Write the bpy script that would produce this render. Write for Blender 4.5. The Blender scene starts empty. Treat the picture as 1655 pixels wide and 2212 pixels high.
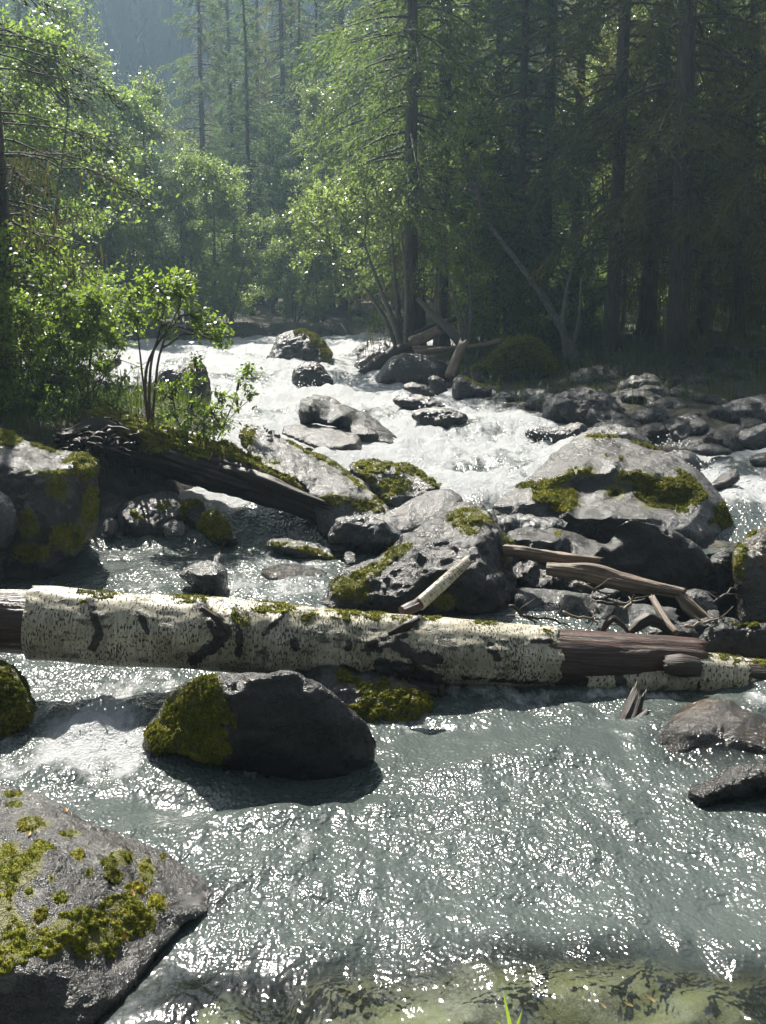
import bpy, bmesh, math, random
import numpy as np
from mathutils import Vector, Matrix
from mathutils.geometry import delaunay_2d_cdt
from mathutils.bvhtree import BVHTree

random.seed(7)
RNG = np.random.default_rng(7)
SC = bpy.context.scene
COL = SC.collection
R = math.radians

# ------------------------------------------------------------------ camera
CAMZ, PITCH, FPX, CX, CY = 2.0, R(11.28), 2337.0, 827.5, 1106.0
cp, sp = math.cos(PITCH), math.sin(PITCH)


def P(x, y, Y):
    """World point at depth Y seen at reference pixel (x, y)."""
    u, v = (x - CX) / FPX, (CY - y) / FPX
    d = (u, cp + v * sp, -sp + v * cp)
    t = Y / d[1]
    return Vector((d[0] * t, Y, CAMZ + d[2] * t))


def proj(V):
    V = np.asarray(V, float)
    x, y, z = V[:, 0], V[:, 1], V[:, 2] - CAMZ
    f = y * cp - z * sp
    up = y * sp + z * cp
    f = np.maximum(f, 1e-3)
    return np.stack([CX + FPX * x / f, CY - FPX * up / f], 1)


cam_d = bpy.data.cameras.new("camera")
cam_d.sensor_fit = 'VERTICAL'
cam_d.sensor_height = 36.0
cam_d.lens = 36.0 * FPX / 2212.0
cam_d.clip_end = 2000
cam_d.clip_start = 0.05
cam = bpy.data.objects.new("camera", cam_d)
cam.location = (0, 0, CAMZ)
cam.rotation_euler = (R(90) - PITCH, 0, 0)
COL.objects.link(cam)
SC.camera = cam

# ------------------------------------------------------------------ noise
def _h(ix, iy, iz, s):
    n = (ix.astype(np.int64) * 73856093) ^ (iy.astype(np.int64) * 19349663) ^ (iz.astype(np.int64) * 83492791) ^ (s * 2654435761)
    n = (n ^ (n >> 13)) * 1274126177 & 0x7fffffff
    n = (n ^ (n >> 16)) * 668265263 & 0x7fffffff
    return ((n >> 7) & 0xffff) / 65535.0


def vnoise(p, s=0):
    p = np.asarray(p, float)
    i = np.floor(p)
    f = p - i
    i = i.astype(np.int64)
    f = f * f * f * (f * (f * 6 - 15) + 10)
    r = 0
    for dx in (0, 1):
        wx = f[:, 0] if dx else 1 - f[:, 0]
        for dy in (0, 1):
            wy = f[:, 1] if dy else 1 - f[:, 1]
            for dz in (0, 1):
                wz = f[:, 2] if dz else 1 - f[:, 2]
                r = r + wx * wy * wz * _h(i[:, 0] + dx, i[:, 1] + dy, i[:, 2] + dz, s)
    return r * 2 - 1


def fbm(p, s=0, o=4, gain=.5, lac=2.03):
    p = np.asarray(p, float)
    a, r = 1.0, 0
    for k in range(o):
        r = r + a * vnoise(p * lac ** k + 17.3 * k, s + k)
        a *= gain
    return r


def sstep(a, b, x):
    t = np.clip((x - a) / (b - a), 0, 1)
    return t * t * (3 - 2 * t)

# ------------------------------------------------------------------ objects
def mk(name, verts, faces, mat, parent=None, loc=None, smooth=True, uv=None):
    me = bpy.data.meshes.new(name)
    V = np.asarray(verts, np.float32).reshape(-1, 3)
    if loc is not None:
        V = V - np.asarray(loc, np.float32)
    if isinstance(faces, np.ndarray):
        k = faces.shape[1]
        me.vertices.add(len(V))
        me.vertices.foreach_set("co", V.ravel())
        me.loops.add(faces.size)
        me.loops.foreach_set("vertex_index", faces.astype(np.int32).ravel())
        me.polygons.add(len(faces))
        me.polygons.foreach_set("loop_start", np.arange(0, faces.size, k, dtype=np.int32))
        me.update(calc_edges=True)
    else:
        me.from_pydata([tuple(v) for v in V.tolist()], [], faces)
        me.update()
    if smooth and len(me.polygons):
        me.polygons.foreach_set("use_smooth", np.ones(len(me.polygons), bool))
    if uv is not None:
        L = me.uv_layers.new(name="UVMap")
        li = np.zeros(len(me.loops), np.int32)
        me.loops.foreach_get("vertex_index", li)
        L.data.foreach_set("uv", np.asarray(uv, np.float32)[li].ravel())
    if mat is not None:
        me.materials.append(mat)
    o = bpy.data.objects.new(name, me)
    COL.objects.link(o)
    if loc is not None:
        o.location = loc
    if parent is not None:
        o.parent = parent
    return o


def attr(o, name, vals):
    a = o.data.attributes.new(name, 'FLOAT', 'POINT')
    a.data.foreach_set("value", np.asarray(vals, np.float32))


def tag(o, label=None, cat=None, group=None, kind=None):
    if label: o['label'] = label
    if cat: o['category'] = cat
    if group: o['group'] = group
    if kind: o['kind'] = kind
    return o


def empty(name, loc, label, cat, group=None):
    o = bpy.data.objects.new(name, None)
    COL.objects.link(o)
    o.location = loc
    o.empty_display_size = .2
    return tag(o, label, cat, group)


def copy_tree(o, parent=None):
    c = o.copy()
    COL.objects.link(c)
    if parent is not None:
        c.parent = parent
    for ch in list(o.children):
        copy_tree(ch, c)
    return c


def tube(pts, rad, n=8, cap=True):
    """Round tube through pts; verts, faces."""
    pts = np.asarray(pts, float)
    m = len(pts)
    rad = np.full(m, rad, float) if np.isscalar(rad) else np.asarray(rad, float)
    T = np.gradient(pts, axis=0)
    T /= np.linalg.norm(T, axis=1)[:, None] + 1e-9
    ref = np.array([0, 0, 1.0]) if abs(T[0, 2]) < .8 else np.array([1.0, 0, 0])
    U = np.cross(T, ref)
    U /= np.linalg.norm(U, axis=1)[:, None] + 1e-9
    W = np.cross(T, U)
    a = np.linspace(0, 2 * np.pi, n, endpoint=False)
    V = pts[:, None] + rad[:, None, None] * (np.cos(a)[None, :, None] * U[:, None] + np.sin(a)[None, :, None] * W[:, None])
    V = V.reshape(-1, 3)
    F = []
    for i in range(m - 1):
        for j in range(n):
            k = (j + 1) % n
            F.append((i * n + j, i * n + k, (i + 1) * n + k, (i + 1) * n + j))
    if cap:
        F.append(tuple(range(n - 1, -1, -1)))
        F.append(tuple((m - 1) * n + j for j in range(n)))
    return V, F


class MB:
    def __init__(s):
        s.V, s.F, s.n = [], [], 0

    def add(s, V, F):
        V = np.asarray(V, float)
        s.V.append(V)
        s.F += [tuple(i + s.n for i in f) for f in F]
        s.n += len(V)

    def tube(s, *a, **k):
        s.add(*tube(*a, **k))

    def build(s, name, mat, parent=None, loc=None, smooth=True):
        return mk(name, np.concatenate(s.V) if s.V else np.zeros((0, 3)), s.F, mat, parent, loc, smooth)


def wiggle(a, b, n, amp, seed, sag=0.0):
    t = np.linspace(0, 1, n)
    a, b = np.asarray(a, float), np.asarray(b, float)
    p = a + (b - a) * t[:, None]
    rs = np.random.default_rng(seed)
    q = np.cumsum(rs.normal(0, 1, (n, 3)), 0)
    q -= q[0] + (q[-1] - q[0]) * t[:, None]
    p = p + amp * q
    p[:, 2] += sag * np.sin(np.pi * t)
    return p


def quads(C, L, U, W):
    """Diamond leaves: centre base C, length dir L (scaled), side dir U (scaled), fold dir W."""
    n = len(C)
    V = np.empty((n, 4, 3))
    V[:, 0] = C
    V[:, 1] = C + L * .45 + U + W
    V[:, 2] = C + L
    V[:, 3] = C + L * .45 - U + W
    F = np.arange(n * 4).reshape(n, 4)
    return V.reshape(-1, 3), F


def unit(v):
    return v / (np.linalg.norm(v, axis=-1, keepdims=True) + 1e-9)

# ------------------------------------------------------------------ materials
def newmat(name):
    m = bpy.data.materials.new(name)
    m.use_nodes = True
    nt = m.node_tree
    nt.nodes.clear()
    return m, nt


class N:
    def __init__(s, nt):
        s.nt = nt

    def __call__(s, t, **kw):
        n = s.nt.nodes.new(t)
        for k, v in kw.items():
            if k.startswith('_'):
                setattr(n, k[1:], v)
        for k, v in kw.items():
            if k.startswith('_'):
                continue
            key = k.replace('__', ' ')
            i = n.inputs[int(k[1:])] if k[0] == 'i' and k[1:].isdigit() else n.inputs[key]
            s.set(i, v)
        return n

    def set(s, i, v):
        if isinstance(v, bpy.types.NodeSocket):
            s.nt.links.new(v, i)
        elif isinstance(v, bpy.types.Node):
            s.nt.links.new(v.outputs[0], i)
        else:
            if isinstance(v, tuple) and len(v) == 3 and i.type == 'RGBA':
                v = (*v, 1)
            i.default_value = v

    def noise(s, vec, scale, detail=4, rough=.55, dist=0.0):
        return s('ShaderNodeTexNoise', Vector=vec, Scale=scale, Detail=detail, Roughness=rough, Distortion=dist).outputs[0]

    def ramp(s, f, stops, interp='LINEAR'):
        r = s('ShaderNodeValToRGB', Fac=f)
        r.color_ramp.interpolation = interp
        el = r.color_ramp.elements
        while len(el) < len(stops):
            el.new(.5)
        for e, (p, c) in zip(el, stops):
            e.position = p
            e.color = (c, c, c, 1) if np.isscalar(c) else (*c, 1)
        return r.outputs[0]

    def mix(s, f, a, b):
        n = s('ShaderNodeMix', _data_type='RGBA', i0=f)
        s.set(n.inputs[6], a)
        s.set(n.inputs[7], b)
        return n.outputs[2]

    def math(s, op, a, b=0.0, clamp=False):
        n = s('ShaderNodeMath', _operation=op, _use_clamp=clamp)
        s.set(n.inputs[0], a)
        s.set(n.inputs[1], b)
        return n.outputs[0]

    def bump(s, h, strength, dist, normal=None):
        n = s('ShaderNodeBump', Height=h, Strength=strength, Distance=dist)
        if normal is not None:
            s.set(n.inputs['Normal'], normal)
        return n.outputs[0]

    def mapping(s, vec, scale=(1, 1, 1), rot=(0, 0, 0)):
        return s('ShaderNodeMapping', Vector=vec, Scale=scale, Rotation=rot).outputs[0]

    def attr(s, name):
        return s('ShaderNodeAttribute', _attribute_name=name).outputs['Fac']

    def out(s, sh, vol=None):
        o = s('ShaderNodeOutputMaterial')
        if sh is not None:
            s.set(o.inputs[0], sh)
        if vol is not None:
            s.set(o.inputs[1], vol)


def mat_rock(name, dark, light, lichen=0.0, rough=(.28, .6), tint=None, bumpk=1.0, algae=0.0, coat=.75, film=.75):
    m, nt = newmat(name)
    n = N(nt)
    co = n('ShaderNodeTexCoord').outputs['Object']
    rnd = n('ShaderNodeObjectInfo').outputs['Random']
    v = n('ShaderNodeVectorMath', _operation='ADD', i0=co, i1=n.math('MULTIPLY', rnd, 37.0)).outputs[0]
    big = n.noise(v, 2.3, 5, .6)
    fine = n.noise(v, 55, 3, .7)
    spk = n('ShaderNodeTexVoronoi', Vector=v, Scale=130.0).outputs['Color']
    c = n.mix(n.ramp(big, [(.3, 0), (.7, 1)]), dark, light)
    g = n.mix(n.ramp(fine, [(.35, 0), (.65, 1)]), (.55, .54, .53), (1.35, 1.33, 1.3))
    mu = n('ShaderNodeMix', _data_type='RGBA', _blend_type='MULTIPLY', i0=.85)
    n.set(mu.inputs[6], c); n.set(mu.inputs[7], g)
    c = mu.outputs[2]
    sv = n('ShaderNodeSeparateColor', Color=spk).outputs[0]
    c = n.mix(n.math('MULTIPLY', n.ramp(sv, [(.82, 0), (.9, 1)]), .45), c, (light[0] * 1.9, light[1] * 1.9, light[2] * 1.9))
    c = n.mix(n.math('MULTIPLY', n.ramp(sv, [(.1, 1), (.18, 0)]), .6), c, (dark[0] * .4, dark[1] * .4, dark[2] * .4))
    if tint:
        c = n.mix(n.ramp(n.noise(v, 3.7, 4), [(.5, 0), (.75, .8)]), c, tint)
    if lichen > 0:
        lm = n.ramp(n.noise(v, 9, 6, .65, .3), [(.60 - .1 * lichen, 0), (.63 - .08 * lichen, 1)])
        c = n.mix(n.math('MULTIPLY', lm, .7), c, (.13, .135, .115))
    if algae > 0:
        am = n.ramp(n.noise(v, 4, 5, .65, .4), [(.38, 0), (.52, 1)])
        c = n.mix(n.math('MULTIPLY', am, algae), c, (.13, .138, .022))
    # thin dark moss film growing in blotches
    band = n.noise(n.mapping(v, (2.5, 2.5, 16), (.5, .35, 0)), 1.0, 4, .6)
    bm_ = n.ramp(band, [(.3, .62), (.5, 1.0), (.7, 1.45)])
    mub = n('ShaderNodeMix', _data_type='RGBA', _blend_type='MULTIPLY', i0=.8)
    n.set(mub.inputs[6], c); n.set(mub.inputs[7], bm_)
    c = n.mix(n.math('MULTIPLY', n.ramp(n.noise(v, 1.6, 3), [(.4, 0), (.7, 1)]), .35), mub.outputs[2], (light[0] * 1.15, light[1] * .92, light[2] * .72))
    mm = n.ramp(n.noise(v, 5.5, 6, .7), [(.56, 0), (.66, film)])
    c = n.mix(mm, c, (.018, .019, .008))
    ms = n.ramp(n.math('ADD', n.attr('mossy'), n.math('MULTIPLY', n.math('SUBTRACT', n.noise(v, 14, 6, .72), .5), 1.5)), [(.45, 0), (.72, .9)])
    mcol = n.mix(n.noise(v, 30, 3), (.05, .055, .008), (.17, .16, .02))
    c = n.mix(ms, c, mcol)
    wet = n.attr('wet')
    c = n.mix(n.math('MULTIPLY', wet, .62), c, (.01, .01, .009))
    ro = n.ramp(n.noise(v, 7, 4), [(.3, rough[0]), (.7, rough[1])])
    ro = n.math('SUBTRACT', ro, n.math('MULTIPLY', wet, .18))
    b0 = n.bump(n.noise(v, 6, 6, .65), .5 * bumpk, .05)
    b1 = n.bump(n.noise(v, 34, 5, .7), .85 * bumpk, .022, b0)
    b2 = n.bump(n.noise(v, 120, 2, .6), .7 * bumpk, .008, b1)
    p = n('ShaderNodeBsdfPrincipled', Base__Color=c, Roughness=ro, Normal=b2)
    p.inputs['Specular IOR Level'].default_value = .4
    n.set(p.inputs['Coat Weight'], n.math('MULTIPLY', n.ramp(n.noise(v, 3.1, 4), [(.35, .25), (.65, 1)]), n.math('SUBTRACT', coat, n.math('MULTIPLY', ms, coat))))
    p.inputs['Coat Roughness'].default_value = .17
    n.set(p.inputs['Coat Normal'], b2)
    n.out(p)
    return m


M = {}
M['grey'] = mat_rock('granite_grey', (.009, .0085, .0078), (.036, .034, .031), .2, (.24, .5))
M['lichen'] = mat_rock('granite_lichen', (.010, .010, .0095), (.034, .034, .032), .85, (.5, .8))
M['dark'] = mat_rock('wet_dark_rock', (.0045, .004, .0035), (.014, .0125, .0105), 0, (.2, .5), coat=.4)
M['pale'] = mat_rock('pale_granite', (.02, .02, .0195), (.062, .06, .057), .1, (.3, .55))
M['brown'] = mat_rock('brown_wet_rock', (.015, .012, .008), (.045, .034, .02), 0, (.12, .35), (.15, .09, .02))
M['slab'] = mat_rock('algae_slab', (.07, .066, .05), (.15, .14, .11), 0, (.6, .9), None, .3, .62, coat=0.0, film=.2)
M['slate'] = mat_rock('blue_slate', (.010, .011, .0115), (.038, .042, .043), .1, (.2, .45))


def mat_moss():
    m, nt = newmat('moss')
    n = N(nt)
    g = n('ShaderNodeNewGeometry')
    v = g.outputs['Position']
    isl = g.outputs['Random Per Island']
    c = n.ramp(n.noise(v, 9, 4, .6), [(.3, (.10, .115, .012)), (.5, (.19, .20, .02)), (.68, (.28, .25, .028)), (.8, (.22, .15, .025))])
    k = n.ramp(n.noise(v, 85, 2), [(.3, .45), (.7, 1.25)])
    k2 = n.math('MULTIPLY', k, n.math('ADD', n.math('MULTIPLY', isl, .7), .65))
    mu = n('ShaderNodeMix', _data_type='RGBA', _blend_type='MULTIPLY', i0=1.0)
    n.set(mu.inputs[6], c); n.set(mu.inputs[7], k2)
    b = n.bump(n.noise(v, 120, 3, .7), 1.0, .012)
    p = n('ShaderNodeBsdfPrincipled', Base__Color=mu.outputs[2], Roughness=.85, Normal=b)
    p.inputs['Specular IOR Level'].default_value = .25
    t = n('ShaderNodeBsdfTranslucent', Color=mu.outputs[2])
    n.out(n('ShaderNodeMixShader', Fac=.22, i1=p, i2=t))
    return m


M['moss'] = mat_moss()


def mat_leaf(name, c1, c2, trans, tf=.5, rough=.38, spec=.5):
    m, nt = newmat(name)
    n = N(nt)
    isl = n('ShaderNodeNewGeometry').outputs['Random Per Island']
    rnd = n('ShaderNodeObjectInfo').outputs['Random']
    f = n.math('ADD', n.math('MULTIPLY', isl, .75), n.math('MULTIPLY', rnd, .25))
    c = n.mix(f, c1, c2)
    p = n('ShaderNodeBsdfPrincipled', Base__Color=c, Roughness=rough)
    p.inputs['Specular IOR Level'].default_value = spec
    tc = n.mix(f, trans, (trans[0] * .6, trans[1] * .72, trans[2] * .6))
    t = n('ShaderNodeBsdfTranslucent', Color=tc)
    n.out(n('ShaderNodeMixShader', Fac=tf, i1=p, i2=t))
    return m


M['leaf'] = mat_leaf('alder_leaf', (.045, .085, .022), (.085, .125, .03), (.36, .47, .085), .54)
M['leaf_pale'] = mat_leaf('willow_leaf', (.07, .11, .045), (.12, .16, .06), (.38, .47, .12), .52, .28, .7)
M['leaf_bright'] = mat_leaf('shrub_leaf', (.06, .11, .015), (.11, .16, .025), (.32, .43, .05), .52)
M['needle'] = mat_leaf('spruce_needle', (.045, .078, .026), (.095, .135, .042), (.22, .30, .065), .45, .62, .22)
M['needle_olive'] = mat_leaf('old_spruce_needle', (.06, .066, .026), (.10, .10, .038), (.22, .22, .055), .42, .62, .22)
M['needle_blue'] = mat_leaf('fir_needle', (.042, .076, .046), (.085, .135, .07), (.16, .24, .085), .43, .62, .22)
M['needle_far'] = mat_leaf('distant_needle', (.012, .022, .016), (.022, .036, .024), (.02, .035, .018), .2, .7, .1)
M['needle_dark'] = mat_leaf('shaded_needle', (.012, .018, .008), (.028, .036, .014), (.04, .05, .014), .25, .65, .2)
M['deadtwig'] = mat_leaf('dead_twig', (.06, .048, .032), (.10, .08, .055), (.08, .06, .03), .2, .7, .2)
M['beard'] = mat_leaf('beard_lichen', (.075, .075, .028), (.13, .12, .05), (.12, .11, .03), .4, .8, .2)
M['grass'] = mat_leaf('grass_blade', (.025, .045, .008), (.06, .08, .014), (.13, .18, .02), .4, .5)
M['fallen'] = mat_leaf('yellow_leaf', (.30, .15, .03), (.36, .22, .05), (.3, .15, .03), .3, .5)


def mat_bark(name, a, b, sx=30, sz=4, moss=0.0):
    m, nt = newmat(name)
    n = N(nt)
    co = n('ShaderNodeTexCoord').outputs['Object']
    v = n.mapping(co, (sx, sx, sz))
    f = n.noise(v, 1.0, 5, .65)
    c = n.mix(n.ramp(f, [(.35, 0), (.65, 1)]), a, b)
    if moss:
        c = n.mix(n.ramp(n.noise(co, 2.2, 4), [(.5, 0), (.62, moss)]), c, (.06, .065, .015))
    p = n('ShaderNodeBsdfPrincipled', Base__Color=c, Roughness=.85, Normal=n.bump(f, .8, .02))
    n.out(p)
    return m


M['bark'] = mat_bark('spruce_bark', (.030, .024, .019), (.085, .07, .056))
M['bark_grey'] = mat_bark('alder_bark', (.05, .047, .04), (.13, .12, .105), 40, 9)
M['bark_birch'] = mat_bark('standing_birch_bark', (.035, .032, .028), (.11, .10, .09), 8, 22)
M['twig'] = mat_bark('shrub_stem', (.05, .035, .022), (.12, .085, .055), 60, 10)


def mat_wood(name, a, b, c3, sheen=.4):
    m, nt = newmat(name)
    n = N(nt)
    uv = n('ShaderNodeTexCoord').outputs['UV']
    v = n.mapping(uv, (1.6, 15, 1))
    f = n.noise(v, 1.0, 6, .65, .6)
    f2 = n.noise(n.mapping(uv, (5, 9, 1)), 1.0, 4)
    c = n.mix(n.ramp(f, [(.3, 0), (.7, 1)]), a, b)
    c = n.mix(n.ramp(f2, [(.5, 0), (.7, .8)]), c, c3)
    v2 = n.mapping(uv, (1.0, 90, 1))
    h = n.math('ADD', f, n.math('MULTIPLY', n.noise(v2, 1.0, 3), .25))
    p = n('ShaderNodeBsdfPrincipled', Base__Color=c, Roughness=sheen, Normal=n.bump(h, .85, .03))
    n.out(p)
    return m


M['wood'] = mat_wood('peeled_wood', (.018, .008, .005), (.075, .034, .02), (.010, .006, .004))
M['driftwood'] = mat_wood('grey_driftwood', (.085, .062, .04), (.26, .20, .145), (.05, .035, .02), .6)
M['rotten'] = mat_wood('rotten_wood', (.012, .0075, .0045), (.045, .027, .015), (.006, .0045, .003), .6)


def mat_birch():
    m, nt = newmat('birch_bark')
    n = N(nt)
    uv = n('ShaderNodeTexCoord').outputs['UV']
    # cream paper bark, stained, with dark lenticels running round the log
    base = n.mix(n.ramp(n.noise(n.mapping(uv, (7, 5, 1)), 1.0, 5), [(.3, 0), (.7, 1)]), (.34, .31, .22), (.60, .565, .45))
    streak = n.noise(n.mapping(uv, (70, 8, 1)), 1.0, 3, .6)
    base = n.mix(n.ramp(streak, [(.42, 0), (.68, .75)]), base, (.20, .17, .095))
    len1 = n.noise(n.mapping(uv, (120, 44, 1)), 1.0, 2, .5)
    blot = n.noise(n.mapping(uv, (5, 4, 1)), 1.0, 4, .65)
    thr = n.math('SUBTRACT', len1, n.math('MULTIPLY', n.ramp(blot, [(.35, 0), (.65, 1)]), -.15))
    dash = n.ramp(thr, [(.63, 0), (.70, .95)])
    c = n.mix(dash, base, (.028, .022, .016))
    pat = n.noise(n.mapping(uv, (6, 8, 1)), 1.0, 7, .74)
    pm = n.ramp(pat, [(.555, 0), (.62, .92)])
    c = n.mix(pm, c, (.035, .03, .02))
    gs = n.noise(n.mapping(uv, (3, 3, 1)), 1.0, 4)
    c = n.mix(n.ramp(gs, [(.44, 0), (.64, .58)]), c, (.12, .108, .062))
    dk = n.attr('dark')
    dm = n.ramp(n.math('ADD', dk, n.math('MULTIPLY', n.math('SUBTRACT', n.noise(n.mapping(uv, (20, 24, 1)), 1.0, 6, .7), .5), 2.0)), [(.42, 0), (.56, 1)])
    c = n.mix(dm, c, (.022, .018, .012))
    h = n.math('SUBTRACT', n.math('MULTIPLY', streak, .3), n.math('ADD', n.math('MULTIPLY', dash, -.5), n.math('MULTIPLY', pm, -.6)))
    ro = n.ramp(dash, [(0, .5), (1, .85)])
    p = n('ShaderNodeBsdfPrincipled', Base__Color=c, Roughness=ro, Normal=n.bump(h, .8, .012))
    n.out(p)
    return m


M['birch'] = mat_birch()


def mat_ground():
    m, nt = newmat('forest_floor')
    n = N(nt)
    v = n('ShaderNodeNewGeometry').outputs['Position']
    c = n.ramp(n.noise(v, 1.7, 6, .65), [(.25, (.022, .018, .011)), (.5, (.05, .042, .024)), (.62, (.055, .06, .016)), (.75, (.075, .07, .02))])
    k = n.ramp(n.noise(v, 30, 4), [(.3, .5), (.7, 1.3)])
    mu = n('ShaderNodeMix', _data_type='RGBA', _blend_type='MULTIPLY', i0=1.0)
    n.set(mu.inputs[6], c); n.set(mu.inputs[7], k)
    col = mu.outputs[2]
    bed = n.attr('bed')
    st = n('ShaderNodeTexVoronoi', Vector=v, Scale=9.0)
    stc = n.ramp(n('ShaderNodeSeparateColor', Color=st.outputs['Color']).outputs[0], [(0, (.02, .018, .014)), (.5, (.045, .042, .032)), (1, (.075, .068, .048))])
    col = n.mix(bed, col, stc)
    b = n.bump(n.math('ADD', n.noise(v, 14, 6, .7), n.math('MULTIPLY', n.math('MULTIPLY', st.outputs['Distance'], bed), -1.5)), 1.0, .06)
    n.out(n('ShaderNodeBsdfPrincipled', Base__Color=col, Roughness=.9, Normal=b))
    return m


M['ground'] = mat_ground()


def mat_water():
    m, nt = newmat('river_water')
    n = N(nt)
    v = n('ShaderNodeNewGeometry').outputs['Position']
    foam_a, sh, far, chop = n.attr('foam'), n.attr('shallow'), n.attr('far'), n.attr('chop')
    # ripples: three sizes of chop, stretched a little across the flow
    vm = n.mapping(v, (1, .72, 1))
    w1 = n.noise(vm, 6.0, 2, .5, .5)
    w2 = n.noise(vm, 26.0, 1.0, .5, .1)
    w3 = n.noise(vm, 64.0, 0.5, .5, 0.0)
    h = n.math('ADD', n.math('MULTIPLY', w1, .75), n.math('ADD', n.math('MULTIPLY', w2, .24), n.math('MULTIPLY', w3, .20)))
    fl = n.noise(n.mapping(v, (2.1, .55, 1), (0, 0, R(-24))), 1.0, 3, .6, .6)
    tong = n.ramp(fl, [(.28, .5), (.46, 1.0), (.75, 1.2)])
    h = n.math('MULTIPLY', h, n.math('MULTIPLY', chop, tong))
    b = n.bump(h, 1.0, .054)
    milk = n.mix(n.noise(v, 1.3, 3), (.047, .059, .055), (.084, .100, .094))
    p = n('ShaderNodeBsdfPrincipled', Base__Color=milk, Roughness=.15, Normal=b)
    p.inputs['IOR'].default_value = 1.33
    p.inputs['Coat Weight'].default_value = .13
    p.inputs['Coat Roughness'].default_value = .33
    n.set(p.inputs['Coat Normal'], b)
    tr = n('ShaderNodeBsdfTransparent', Color=(.82, .88, .80))
    gl = n('ShaderNodeBsdfGlossy', Color=(1, 1, 1), Roughness=.09, Normal=b)
    fr = n('ShaderNodeFresnel', IOR=1.33, Normal=b)
    clear = n('ShaderNodeMixShader', Fac=fr, i1=tr, i2=gl)
    wat = n('ShaderNodeMixShader', Fac=sh, i1=p, i2=clear)
    # foam
    vf = n.mapping(v, (1, .36, 1), (0, 0, R(-8)))
    f1 = n.noise(vf, 5.0, 7, .7, .5)
    f2 = n.noise(vf, 22, 4, .7, .2)
    f = n.math('ADD', n.math('ADD', foam_a, n.math('MULTIPLY', n.math('SUBTRACT', f1, .5), 2.3)), n.math('MULTIPLY', n.math('SUBTRACT', f2, .5), .9))
    fm = n.ramp(f, [(.40, 0), (.86, 1)])
    fb = n.bump(n.math('ADD', n.noise(vf, 16, 6, .72), n.math('MULTIPLY', n.noise(v, 60, 3), .35)), 1.0, .07)
    fd = n('ShaderNodeBsdfPrincipled', Base__Color=(.88, .90, .91), Roughness=.3, Normal=fb)
    ft = n('ShaderNodeBsdfTranslucent', Color=(.88, .91, .92))
    fo = n('ShaderNodeMixShader', Fac=.4, i1=fd, i2=ft)
    n.out(n('ShaderNodeMixShader', Fac=fm, i1=wat, i2=fo))
    return m


M['water'] = mat_water()


def mat_spray():
    m, nt = newmat('spray_drop')
    n = N(nt)
    n.out(n('ShaderNodeBsdfPrincipled', Base__Color=(.85, .87, .88), Roughness=.2))
    return m


M['spray'] = mat_spray()
# ------------------------------------------------------------------ river profile and terrain
WK = np.array([(-50, 0), (5.2, 0), (6.4, .11), (8.1, .13), (8.8, .32), (10, .44), (13, .55), (16, .61), (20, .70), (26, .77), (40, .82), (60, .86), (500, .9)])


def Wl(Y):
    return np.interp(Y, WK[:, 0], WK[:, 1])


RIVER = np.array([(-9, -6), (9, -6), (9, 5.6), (1.7, 5.75), (.95, 6.1), (.75, 7.7), (2.5, 8.1), (9, 8.2), (8, 10.6), (4.6, 10.9), (2.95, 11.3), (1.95, 13.3), (1.05, 16.2), (.1, 18.4), (-.75, 22.4), (-.2, 24.2),
                  (2.2, 26), (6, 27.5), (6, 31.5), (2, 32.5), (-3, 31.0), (-8, 29.5), (-15, 29), (-22, 27), (-22, 22), (-8, 20), (-5.4, 16.5), (-4.9, 13.4), (-1.75, 12.4), (-1.6, 9.2), (-2.2, 8.6),
                  (-5.5, 8.3), (-9, 7.5)])


def river_sd(X, Y):
    """Signed distance to the river's edge, positive on land."""
    x, y = np.asarray(X, float), np.asarray(Y, float)
    d = np.full(x.shape, 1e9)
    ins = np.zeros(x.shape, bool)
    n = len(RIVER)
    for i in range(n):
        a, b = RIVER[i], RIVER[(i + 1) % n]
        e = b - a
        t = np.clip(((x - a[0]) * e[0] + (y - a[1]) * e[1]) / (e @ e), 0, 1)
        d = np.minimum(d, np.hypot(x - a[0] - t * e[0], y - a[1] - t * e[1]))
        c = ((a[1] > y) != (b[1] > y)) & (x < (b[0] - a[0]) * (y - a[1]) / (b[1] - a[1] + 1e-12) + a[0])
        ins ^= c
    return np.where(ins, -d, d)


def ground_z(X, Y):
    X, Y = np.asarray(X, float), np.asarray(Y, float)
    sd = river_sd(X, Y)
    w = Wl(Y)
    land = w + np.where(X < -1.2, .06, .0) + np.where(X < -1.2, np.minimum(.55 * np.maximum(sd, 0), .34), np.minimum(.09 * np.maximum(sd, 0), .4)) + .012 * np.clip(sd, 0, 40)
    land = np.where((X > 0) & (Y < 8.7) & (Y > 3), w + .0 - .4 * np.clip(sd, 0, .8), land)
    bed = w - .1 - np.minimum(.35 * np.maximum(-sd, 0), .45)
    z = np.where(sd > 0, land, bed)
    p = np.stack([X, Y, 0 * X], -1).reshape(-1, 3)
    nz = fbm(p * .9, 3, 4).reshape(X.shape) * .09 + fbm(p * .15, 9, 2).reshape(X.shape) * .2 * np.clip(sd / 8, 0, 1)
    z = z + nz * np.where(sd > 0, 1, .6)
    hill = np.maximum(Y - 62, 0)
    z = z + np.minimum(hill * .55, 38 + hill * .02) * sstep(0, 30, hill)
    return z


def grid_mesh(name, xs, ys, mat, zf):
    X, Y = np.meshgrid(xs, ys)
    Z = zf(X, Y)
    V = np.stack([X, Y, Z], -1).reshape(-1, 3)
    nx, ny = len(xs), len(ys)
    i = (np.arange(ny - 1)[:, None] * nx + np.arange(nx - 1)[None]).ravel()
    F = np.stack([i, i + 1, i + nx + 1, i + nx], 1)
    return mk(name, V, F, mat), V


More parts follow.
